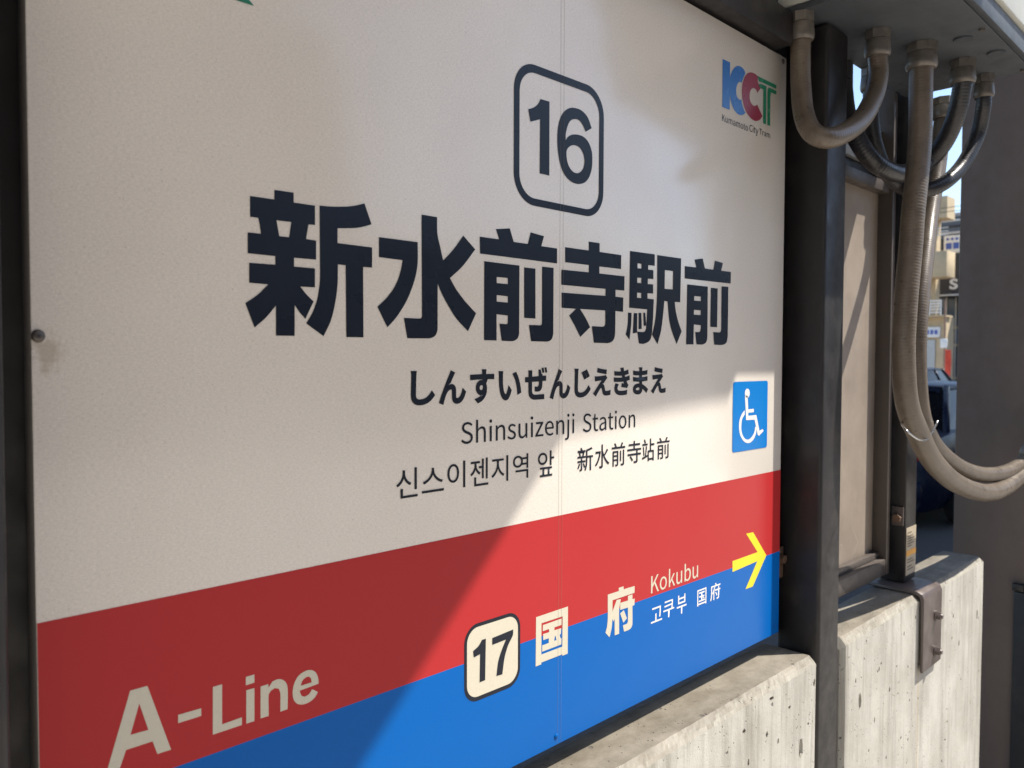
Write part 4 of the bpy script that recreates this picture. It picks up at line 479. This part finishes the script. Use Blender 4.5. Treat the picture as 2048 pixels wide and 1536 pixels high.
# ------------------------------------------------------------------ concrete barrier blocks
def barrier(name, x0, x1, label, seed, pits=()):
    YF, YB, ZT_, c = -0.062, 0.052, 0.965, 0.013
    prof = [(YF, 0.002), (YF, 0.3), (YF, 0.6), (YF, 0.8), (YF, 0.9), (YF, ZT_ - c), (YF + c * 0.33, ZT_ - c * 0.62), (YF + c * 0.68, ZT_ - c * 0.28), (YF + c, ZT_),
            (-0.02, ZT_), (0.02, ZT_), (YB - c, ZT_), (YB, ZT_ - c), (YB, 0.6), (YB, 0.002)]
    n = max(12, int((x1 - x0) / 0.006)); bm = bmesh.new(); rings = []
    cy, cz = (YF + YB) / 2, 0.5
    xs = [x0, x0 + 0.004, x0 + 0.009] + [x0 + 0.013 + (x1 - x0 - 0.026) * i / n for i in range(n + 1)] + [x1 - 0.009, x1 - 0.004, x1]
    for x in xs:
        e = min(x - x0, x1 - x); ins = max(0, 0.010 - e) if e < 0.013 else 0
        ring = []
        for k, (y, z) in enumerate(prof):
            yy, zz = y, z
            if y < cy: yy += ins
            else: yy -= ins
            if z > 0.94: zz -= ins
            v = Vector((x * 45 + seed, y * 45, z * 45))
            if 4 < k < 9:
                a = 0.0017 if k in (6, 7) else 0.0009
                yy += (noise.noise(v) + 0.6 * noise.noise(v * 2.7)) * a
                zz += (noise.noise(v + Vector((9, 4, 1))) + 0.6 * noise.noise(v * 3.1)) * a
            else:
                yy += noise.noise(v * 0.15) * 0.0006; 
            ring.append(bm.verts.new((x, yy, zz)))
        rings.append(ring)
    m = len(prof)
    for i in range(len(rings) - 1):
        for k in range(m - 1): bm.faces.new((rings[i][k], rings[i][k + 1], rings[i + 1][k + 1], rings[i + 1][k]))
        bm.faces.new((rings[i][m - 1], rings[i][0], rings[i + 1][0], rings[i + 1][m - 1]))
    bm.faces.new(rings[0]); bm.faces.new(rings[-1][::-1])
    o = tag(from_bm(name, bm, M['concrete']), label, 'concrete block')
    if pits:
        bm = bmesh.new()
        for (px, pz, rx, rz, d) in pits:
            t = bmesh.new(); bmesh.ops.create_icosphere(t, subdivisions=3, radius=1)
            for v in t.verts:
                k = 1 + 0.35 * noise.noise(v.co * 1.6 + Vector((px * 50, 0, pz * 31)))
                v.co = Vector((px + v.co.x * rx * k, YF + v.co.y * d * k, pz + v.co.z * rz * k))
            me = bpy.data.meshes.new('t'); t.to_mesh(me); t.free(); bm.from_mesh(me); bpy.data.meshes.remove(me)
        me = bpy.data.meshes.new('t'); bm.to_mesh(me); bm.free(); cut = bpy.data.objects.new('t', me); COL.objects.link(cut)
        md = o.modifiers.new('pits', 'BOOLEAN'); md.object = cut; md.operation = 'DIFFERENCE'; md.solver = 'EXACT'
        bpy.context.view_layer.update()
        new = bpy.data.meshes.new_from_object(o.evaluated_get(bpy.context.evaluated_depsgraph_get()))
        o.modifiers.clear(); old = o.data; o.data = new; new.name = name
        if not new.materials: new.materials.append(M['concrete'])
        bpy.data.objects.remove(cut)
    return o
barrier('concrete_block', -1.30, 1.232, 'long streaky concrete barrier block with pitted face beneath the station board', 3.0,
        [(1.166, 0.818, 0.008, 0.017, 0.010), (0.98, 0.86, 0.003, 0.006, 0.005), (1.04, 0.885, 0.004, 0.005, 0.004), (1.08, 0.86, 0.003, 0.005, 0.004), (0.9, 0.8, 0.004, 0.008, 0.005), (1.02, 0.80, 0.003, 0.009, 0.004), (1.12, 0.905, 0.004, 0.003, 0.004), (0.965, 0.915, 0.005, 0.004, 0.004), (1.055, 0.94, 0.007, 0.003, 0.005), (1.215, 0.92, 0.004, 0.007, 0.004)])
barrier('concrete_block', 1.345, 2.262, 'shorter pale concrete barrier block under the small bolted post', 11.0,
        [(1.423, 0.823, 0.007, 0.016, 0.007), (1.40, 0.87, 0.003, 0.005, 0.004), (1.52, 0.86, 0.003, 0.005, 0.004), (1.58, 0.80, 0.004, 0.005, 0.004), (1.66, 0.90, 0.003, 0.005, 0.003), (1.50, 0.76, 0.003, 0.006, 0.004), (2.20, 0.82, 0.006, 0.012, 0.006), (2.0, 0.86, 0.004, 0.007, 0.004), (2.05, 0.78, 0.004, 0.007, 0.004), (1.73, 0.92, 0.003, 0.005, 0.003)])

# ------------------------------------------------------------------ small post on a saddle bracket
p2 = empty('slim_post', (1.80, 0.0, 0.97)); tag(p2, 'slim dark steel post on a bolted saddle bracket clamped over the concrete', 'post')
box('post_body', (1.793, 1.862, -0.016, 0.050, 0.976, 2.745), M['steel'], p2, 0.004)
sp = [(-0.0735, 0.79), (-0.0735, 0.958), (-0.069, 0.9685), (-0.058, 0.9735), (0.062, 0.9735), (0.062, 0.9675), (-0.0555, 0.9675), (-0.064, 0.963), (-0.0675, 0.954), (-0.0675, 0.79)]
sb = prism('saddle_bracket', sp, 'X', 1.748, 1.872, M['bracket'], p2, 0.0012)
for bz in (0.905, 0.822):
    b = cyl('bolt', (1.828, -0.0735, bz), (1.828, -0.0765, bz), 0.0125, M['bracket'], p2, n=20)
    bm = bmesh.new(); bm_cyl(bm, (1.828, -0.0765, bz), (1.828, -0.086, bz), 0.0095, 0.0088, 6); bm_cyl(bm, (1.828, -0.086, bz), (1.828, -0.0895, bz), 0.006, 0.0045, 14)
    from_bm('bolt_nut', bm, M['bracket'], b)
lb = box('label_plate', (1.796, 1.859, -0.0172, -0.0162, 0.992, 1.104), M['label'], p2)
box('label_stripe', (1.7965, 1.8585, -0.0178, -0.0173, 1.037, 1.050), M['label_orange'], lb)
for i, z in enumerate((1.092, 1.084, 1.078, 1.072, 1.066, 1.060, 1.028, 1.022, 1.012, 1.005)):
    box('label_line', (1.803, 1.803 + 0.05 * (0.5 + 0.5 * ((i * 7) % 5) / 5), -0.0178, -0.0173, z - 0.0014, z + 0.0014), M['label_ink'], lb)
cyl('side_bolt', (1.787, 0.000, 1.128), (1.776, 0.000, 1.128), 0.010, M['rust'], p2, n=6)
box('side_tab', (1.787, 1.7928, -0.012, 0.014, 1.110, 1.154), M['bracket'], p2, 0.001)

# ------------------------------------------------------------------ narrow framed board between the posts
nb = empty('framed_board', (1.6, 0.05, 1.0)); tag(nb, 'narrow framed brown weathered board between the two dark posts', 'board')
box('back_panel', (1.335, 1.752, 0.045, 0.051, 1.02, 1.905), M['board_brown'], nb)
box('frame_side', (1.7525, 1.772, 0.012, 0.056, 0.997, 2.12), M['frame'], nb, 0.0015)
box('frame_side', (1.329, 1.344, 0.026, 0.056, 0.997, 2.12), M['frame'], nb, 0.0015)
box('frame_foot', (1.3445, 1.752, 0.013, 0.0445, 0.997, 1.034), M['frame'], nb, 0.0015)
box('frame_ledge', (1.3445, 1.752, 0.028, 0.0445, 1.0345, 1.048), M['frame'], nb, 0.001)
box('frame_mid_rail', (1.3445, 1.752, 0.020, 0.0445, 1.880, 1.905), M['frame'], nb, 0.0015)
box('dark_recess', (1.3445, 1.752, 0.052, 0.058, 1.906, 2.026), M['steel'], nb)
for z0, z1 in ((1.940, 1.980), (1.983, 2.026)):
    box('pale_slat', (1.3445, 1.752, 0.040, 0.0515, z0, z1), M['board_pale'], nb, 0.001)

# ------------------------------------------------------------------ electrical cabinet and its conduits
cb = empty('electrical_cabinet', (1.47, -0.12, 2.10)); tag(cb, 'pale electrical cabinet mounted overhead with conduits entering its grey underside', 'cabinet')
box('cabinet_body', (1.166, 1.786, -0.250, 0.002, 2.112, 2.60), M['cabinet'], cb, 0.003)
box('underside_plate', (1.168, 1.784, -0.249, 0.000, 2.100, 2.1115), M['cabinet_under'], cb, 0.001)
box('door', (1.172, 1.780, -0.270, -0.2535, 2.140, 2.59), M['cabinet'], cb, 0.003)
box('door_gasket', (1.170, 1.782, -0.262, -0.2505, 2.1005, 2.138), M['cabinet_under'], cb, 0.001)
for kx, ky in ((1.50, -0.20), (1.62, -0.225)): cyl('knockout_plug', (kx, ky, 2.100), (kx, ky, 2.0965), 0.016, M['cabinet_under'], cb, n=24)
for kx in (1.19, 1.475, 1.765): cyl('underside_screw', (kx, -0.238, 2.100), (kx, -0.238, 2.0965), 0.005, M['gland'], cb, n=12)
for i in range(3): cyl('hinge', (1.174, -0.274, 2.20 + i * 0.13), (1.174, -0.274, 2.25 + i * 0.13), 0.006, M['cabinet'], cb, n=12)
specs = [('A', 0.0172, 'conduit', 'short grey-beige conduit looping from the overhead cabinet in front of the post by the board', 1),
         ('B', 0.0212, 'conduit', 'thick beige ribbed conduit hanging in the lower outer loop from the cabinet', 0),
         ('E', 0.0188, 'conduit', 'beige ribbed conduit hanging in the inner loop behind the thick one', 0),
         ('C', 0.0182, 'conduit_dark', 'dark conduit in a shallow loop behind the thick beige conduit', 0),
         ('D', 0.0152, 'conduit_dark', 'thin dark conduit looping lowest of the short dark loops toward the column', 1)]
for key, r, mt, lab, _ in specs:
    P = [Vector(q) for q in CONDUIT[key]]
    root = empty('conduit', P[0]); tag(root, lab, 'conduit', 'flexible conduits under the cabinet')
    if key == 'C': P[-1].z = 2.25
    P[0].z = 2.075
    if _: P[-1].z = 2.075
    pts = catmull(P, 8)
    tube('hose', pts, r, M[mt], root, n=20, rib=0.0005, rib_len=0.006)
    for g in ([P[0], P[-1]] if _ else [P[0]]):
        cyl('gland_nut', (g.x, g.y, 2.0995), (g.x, g.y, 2.083), r * 1.32, M['gland'], root, n=8)
        bm = bmesh.new(); prof = [(2.0825, 1.2), (2.080, 1.24), (2.064, 1.33), (2.060, 1.33), (2.056, 1.28), (2.053, 1.14), (2.0531, 1.0)]; rg = []
        for z, k in prof: rg.append([bm.verts.new((g.x + r * k * math.cos(2 * math.pi * q / 28), g.y + r * k * math.sin(2 * math.pi * q / 28), z)) for q in range(28)])
        for a in range(len(rg) - 1):
            for q in range(28): bm.faces.new((rg[a][q], rg[a][(q + 1) % 28], rg[a + 1][(q + 1) % 28], rg[a + 1][q]))
        bm.faces.new(rg[0]); from_bm('gland_collar', bm, M['gland'], root, True)

# wire tie round the two long conduits
TIE = [Vector(q) for q in TIE_PATH]
tie = tube('wire_tie', catmull(TIE, 8), 0.0021, M['wire'], None, n=10)
tag(tie, 'thin steel wire tie twisted round the two long beige conduits', 'wire tie')

# ------------------------------------------------------------------ canopy column, and the unseen canopy shaped to shade the board
cl = empty('canopy_column', (2.75, -0.1, 0)); tag(cl, 'broad grey-brown square steel column beyond the end of the concrete block', 'column')
box('column_shaft', (2.60, 2.95, -0.30, 0.116, 0.0, 2.75), M['column'], cl, 0.006)
box('cover_plate', (2.588, 2.5995, -0.26, -0.058, 0.05, 0.80), M['steel'], cl, 0.002)
box('cover_latch', (2.578, 2.5995, -0.085, -0.055, 0.806, 0.826), M['steel'], cl, 0.002)
cp = empty('canopy', (0, -0.5, 2.75)); tag(cp, 'unseen flat canopy above the station board, outlined to shade most of it', 'canopy')
shade_outline = [(1.728, 0.60), (1.728, -0.549), (1.336, -0.562), (1.196, -0.696), (0.095, -1.75), (-5.5, -1.75), (-5.5, 0.60)]  # outline projected back towards the sun from the shade edges on the board
prism('shade_roof', shade_outline, 'Z', 2.75, 2.86, M['roof'], cp)
box('roof_beam', (1.75, 3.2, 0.12, 0.26, 2.752, 2.90), M['roof'], cp)

# ------------------------------------------------------------------ street beyond the platform
bb_ = empty('beige_building', (50.5, 17, -0.06)); tag(bb_, 'beige low-rise building with balconies and white railing across the street', 'building')
box('ground_wall', (50.0, 51.4, 14.33, 24, -0.06, 3.86), M['beige'], bb_)
box('upper_wall', (50.7, 51.4, 15.15, 24, 3.861, 9.57), M['beige'], bb_)
box('top_storey', (50.0, 51.4, 14.41, 24, 9.571, 10.8), M['beige'], bb_)
box('balcony', (49.2, 50.69, 14.13, 20, 6.11, 7.58), M['beige'], bb_, 0.03)
box('balcony_slab', (49.25, 50.69, 14.2, 20, 3.862, 3.95), M['beige'], bb_)
for z in (4.12, 4.29, 4.46, 4.62, 4.78): box('railing_bar', (49.38, 49.43, 14.43, 20, z - 0.035, z + 0.03), M['white'], bb_)
for i in range(9): box('railing_post', (49.36, 49.41, 14.43 + i * 0.6, 14.47 + i * 0.6, 3.951, 4.83), M['white'], bb_)
for z0, z1 in ((4.3, 6.0), (7.7, 9.4)):
    for k in range(3):
        w = box('window', (50.66, 50.699, 15.4 + k * 1.9, 16.8 + k * 1.9, z0, z1), M['alu'], bb_)
        for j in (0, 1): box('pane', (50.64, 50.659, 15.45 + k * 1.9 + j * 0.68, 16.07 + k * 1.9 + j * 0.68, z0 + 0.06, z1 - 0.06), M['glass'], w)
for z in (8.55, 8.75, 8.95): box('upper_railing', (49.9, 49.94, 14.3, 20, z, z + 0.05), M['alu'], bb_)
sh = box('shutter_door', (49.93, 49.999, 14.87, 15.9, 0.0, 2.56), M['shutter'], bb_)
for i in range(11): box('shutter_slat', (49.915, 49.929, 14.9, 15.88, 0.03 + i * 0.23, 0.23 + i * 0.23), M['shutter'], sh)
box('pillar', (49.9, 49.999, 14.40, 14.80, 0.0, 2.64), M['beige'], bb_)
ss = empty('shop_sign', (49.9, 15, 3)); tag(ss, 'small white shop sign with blue print above the pale shutter', 'sign')
box('sign_board', (49.80, 49.998, 14.62, 15.70, 2.70, 3.30), M['white'], ss, 0.01)
for i in range(4): box('print_block', (49.785, 49.799, 14.72 + i * 0.23, 14.88 + i * 0.23, 2.87, 3.13), M['signblue'], ss)

db = empty('dark_building', (60, 14, -0.06)); tag(db, 'dark clad building with blue-grey upper balconies and tall framed windows', 'building')
box('wall', (55.2, 66, 6, 17.2, -0.06, 8.9), M['darkwall'], db)
box('upper_floors', (56.0, 66, 6, 17.4, 8.901, 10.5), M['blueglass'], db)
box('roof_parapet', (55.8, 66, 6, 17.5, 10.501, 10.72), M['grey_wall'], db)
for z in (9.0, 9.42, 9.85, 10.2): box('balcony_rail', (55.84, 55.99, 6, 17.4, z, z + 0.12), M['alu'] if z in (9.42, 10.2) else M['darkwall'], db)
for k in range(7):
    y0 = 13.1 + k * 0.55
    for z0, z1 in ((0.3, 2.25), (2.4, 3.35), (3.5, 5.25)):
        w = box('window_pane', (55.10, 55.19, y0 + 0.03, y0 + 0.52, z0, z1), M['blueglass'] if (k + int(z0)) % 3 else M['glass'], db)
for k in range(8): box('mullion', (55.02, 55.19, 13.07 + k * 0.55, 13.127 + k * 0.55, 0.1, 5.32), M['alu'], db)
for z in (0.2, 2.27, 3.37): box('transom', (55.04, 55.188, 13.0, 17.0, z, z + 0.11), M['beige'], db)
fs = empty('fascia_sign', (54, 14.5, 6)); tag(fs, 'black fascia sign with a white letter S on the dark building', 'sign')
box('fascia_board', (53.0, 55.19, 11.5, 16.06, 5.36, 7.80), M['darkwall'], fs, 0.02)
cu = bpy.data.curves.new('t', 'FONT'); cu.body = 'S'; cu.offset = 0.035
me = flat('t', cu, 0, None, None, None)
xs = [v.co.x for v in me.vertices]; ys = [v.co.y for v in me.vertices]; a0, a1, b0, b1 = min(xs), max(xs), min(ys), max(ys)
for v in me.vertices: v.co = (52.985, 15.09 - (v.co.x - a0) / (a1 - a0) * 0.46, 5.66 + (v.co.y - b0) / (b1 - b0) * 0.64)
me.update(); me.name = 'letter'; link('letter', me, M['white'], fs)
box('fascia_lamp', (52.7, 53.1, 14.5, 15.6, 5.27, 5.35), M['white'], fs, 0.02)
bs = empty('projecting_sign', (52.6, 14.6, 8)); tag(bs, 'white sign with blue print hung above the black fascia', 'sign')
box('sign_board', (52.6, 52.9, 13.2, 15.34, 7.82, 8.86), M['white'], bs, 0.02)
for i in range(5): box('print_block', (52.58, 52.599, 13.3 + i * 0.4, 13.62 + i * 0.4, 8.05, 8.42), M['signblue'], bs)
for i in range(8): box('print_block', (52.58, 52.599, 13.3 + i * 0.25, 13.45 + i * 0.25, 8.58, 8.72), M['signblue'], bs)
ban = empty('banner_flag', (48, 13.6, -0.06)); tag(ban, 'narrow red banner flag on a pole on the far pavement', 'banner')
cyl('flag_pole', (48, 13.80, -0.06), (48, 13.80, 2.05), 0.02, M['alu'], ban, n=10)
bm = bmesh.new(); g = [[bm.verts.new((48 + 0.05 * math.sin(i * 0.9 + j), 13.79 - 0.34 * j / 4, 0.36 + 1.6 * i / 8)) for j in range(5)] for i in range(9)]
for i in range(8):
    for j in range(4): bm.faces.new((g[i][j], g[i][j + 1], g[i + 1][j + 1], g[i + 1][j]))
fl = from_bm('flag_cloth', bm, M['redflag'], ban, True); fl.modifiers.new('thickness', 'SOLIDIFY').thickness = 0.006
pol = empty('utility_pole', (47, 13.55, -0.06)); tag(pol, 'dark slim utility pole with a white meter box on the far pavement', 'pole')
cyl('pole_shaft', (47, 13.50, -0.06), (47, 13.50, 4.6), 0.045, M['brick_wall'], pol, n=14)
box('meter_box', (46.86, 46.95, 13.33, 13.68, 2.05, 2.55), M['white'], pol, 0.03)
for z in (8.20, 8.39):
    tag(cyl('overhead_wire', (40, -20, z + 0.1), (40, 40, z - 0.08), 0.014, M['rubber']), 'upper of two thin black wires crossing the street' if z > 8.3 else 'lower of two thin black wires crossing the street', 'wire', 'overhead wires')

# ------------------------------------------------------------------ cars on the road behind the barrier
def make_car(label):
    c = empty('car', (0, 0, 0)); tag(c, label, 'car', 'cars on the road behind the barrier')
    st = [(-2.2, .72, .70), (-2.12, .80, .90), (-1.5, .86, .97), (-.6, .88, .95), (.5, .88, .93), (1.3, .87, .89), (1.95, .82, .78), (2.2, .70, .60)]
    bm = bmesh.new(); rings = []
    for x, hw, zb in st:
        h = [(hw * .88, .20), (hw * .98, .34), (hw, .55), (hw * .985, zb - .10), (hw * .93, zb), (hw * .5, zb + .035), (0, zb + .045)]
        ring = [(-y, z) for y, z in h] + [(y, z) for y, z in h[-2::-1]]
        rings.append([bm.verts.new((x, y, z)) for y, z in ring])
    for i in range(len(rings) - 1):
        for k in range(len(rings[0]) - 1): bm.faces.new((rings[i][k], rings[i][k + 1], rings[i + 1][k + 1], rings[i + 1][k]))
        bm.faces.new((rings[i][-1], rings[i][0], rings[i + 1][0], rings[i + 1][-1]))
    bm.faces.new(rings[0]); bm.faces.new(rings[-1][::-1])
    body = from_bm('body', bm, M['carpaint'], c, True)
    for s in (-1, 1):
        for x in (-.38, .62): box('door_handle', (x - .09, x + .09, s * .885 - .015, s * .885 + .015, .80, .83), M['chrome'], body)
    base = [(-1.62, .72), (-.4, .78), (.5, .77), (1.05, .70)]; top = [(-1.02, .53), (-.4, .57), (.15, .56), (.40, .53)]
    bm = bmesh.new()
    lo = [bm.verts.new((x, -w, .94)) for x, w in base] + [bm.verts.new((x, w, .94)) for x, w in base[::-1]]
    hi = [bm.verts.new((x, -w, 1.40)) for x, w in top] + [bm.verts.new((x, w, 1.40)) for x, w in top[::-1]]
    for k in range(8): bm.faces.new((lo[k], lo[(k + 1) % 8], hi[(k + 1) % 8], hi[k]))
    bm.faces.new(hi); bm.faces.new(lo[::-1]); from_bm('window_glass', bm, M['carglass'], c)
    bm = bmesh.new(); rr = []
    for x, w, z in ((-1.10, .50, 1.385), (-.95, .56, 1.425), (-.3, .60, 1.455), (.2, .585, 1.44), (.45, .52, 1.395)):
        rr.append([bm.verts.new((x, y, z - d)) for y, d in ((-w, .05), (-w * .9, .012), (0, -.012), (w * .9, .012), (w, .05))])
    for i in range(4):
        for k in range(4): bm.faces.new((rr[i][k], rr[i][k + 1], rr[i + 1][k + 1], rr[i + 1][k]))
    ro = from_bm('roof', bm, M['carpaint'], c, True); ro.modifiers.new('thickness', 'SOLIDIFY').thickness = 0.02
    for s in (-1, 1):
        for (xa, wa), (xb, wb) in ((base[0], top[0]), (base[3], top[3])):
            tube('pillar', [(xa, s * (wa + .005), .94), (xb, s * (wb + .005), 1.40)], .035, M['carpaint'], c, n=8)
        tube('pillar', [(-.35, s * .785, .94), (-.38, s * .578, 1.40)], .03, M['carpaint'], c, n=8)
        for x in (-1.35, 1.32):
            w = cyl('wheel', (x, s * .72, .31), (x, s * .895, .31), .31, M['rubber'], c, n=32)
            cyl('rim', (x, s * .80, .31), (x, s * .905, .31), .20, M['chrome'], w, n=24)
        box('tail_lamp', (-2.20, -2.10, s * .56 - .16, s * .56 + .16, .70, .84), M['lampred'], c, .02)
        box('headlight', (2.02, 2.16, s * .56 - .15, s * .56 + .15, .58, .68), M['chrome'], c, .02)
        box('mirror', (.72, .86, s * .92 - .07, s * .92 + .07, .94, 1.06), M['carpaint'], c, .03)
    box('rear_bumper', (-2.27, -2.12, -.70, .70, .30, .50), M['carpaint'], c, .04)
    return c
def copy_tree(o, parent=None):
    c = o.copy(); COL.objects.link(c); c.parent = parent
    for ch in [k for k in list(bpy.data.objects) if k.parent == o]:
        d = copy_tree(ch, c); d.matrix_parent_inverse = ch.matrix_parent_inverse.copy()
    return c
car = make_car('dark navy car standing on the road just behind the concrete block')
car2 = copy_tree(car); car2['label'] = 'dark navy car farther off near the beige building'
car.location = (10.4, 2.7, -0.22); car2.location = (25.0, 7.6, -0.22)

# ------------------------------------------------------------------ unseen overbridge, added overhead to keep the nearer road in shade
vd = empty('shade_bridge', (10, 0, 8)); tag(vd, 'unseen concrete overbridge added high above the road to shade it', 'bridge')
box('deck', (6.8, 15.5, -3.2, 12.5, 8.0, 8.9), M['grey_wall'], vd)
for x in (7.6, 11.0, 14.4): box('girder', (x - 0.3, x + 0.3, -3.2, 12.5, 7.2, 7.999), M['grey_wall'], vd)
for y in (-2.6, 12.0): box('pier', (9.8, 12.2, y - 0.5, y + 0.5, -0.5, 7.199), M['cream_wall'], vd)

# ------------------------------------------------------------------ row of buildings on the opposite side of the tracks (seen in the gloss of the board)
def row_building(x0, x1, y1, h, wall, label, storeys, nw):
    b = empty('street_building', ((x0 + x1) / 2, y1, -0.06)); tag(b, label, 'building')
    box('wall', (x0, x1, y1 - 8, y1, -0.06, h), wall, b)
    box('parapet', (x0 - 0.1, x1 + 0.1, y1 - 8.1, y1 + 0.1, h + 0.001, h + 0.35), M['grey_wall'], b)
    sw = (x1 - x0) / nw; shh = (h - 0.2) / storeys
    for s in range(storeys):
        for k in range(nw):
            xa = x0 + sw * (k + 0.2); xb = x0 + sw * (k + 0.8); za = s * shh + shh * 0.3; zb = s * shh + shh * 0.82
            w = box('window', (xa, xb, y1 + 0.002, y1 + 0.06, za, zb), M['alu'], b)
            for j in (0, 1): box('pane', (xa + 0.05 + j * (xb - xa) / 2, xa - 0.03 + (j + 1) * (xb - xa) / 2, y1 + 0.061, y1 + 0.075, za + 0.06, zb - 0.06), M['glass'], w)
row_building(-34, -9, -16, 15, M['grey_wall'], 'tall grey building across the tracks behind the photographer', 5, 8)
row_building(-8.5, 7.2, -15.5, 12, M['brick_wall'], 'brown four-storey building across the tracks facing the board', 4, 6)
row_building(7.8, 17, -16.5, 5.2, M['brick_wall'], 'low brown shop across the tracks facing the board', 1, 4)
row_building(18, 34, -17, 6.2, M['grey_wall'], 'low grey-rendered two-storey house across the tracks farther along', 2, 6)
row_building(36, 52, -17, 6.5, M['grey_wall'], 'low grey two-storey building at the far end across the tracks', 2, 6)
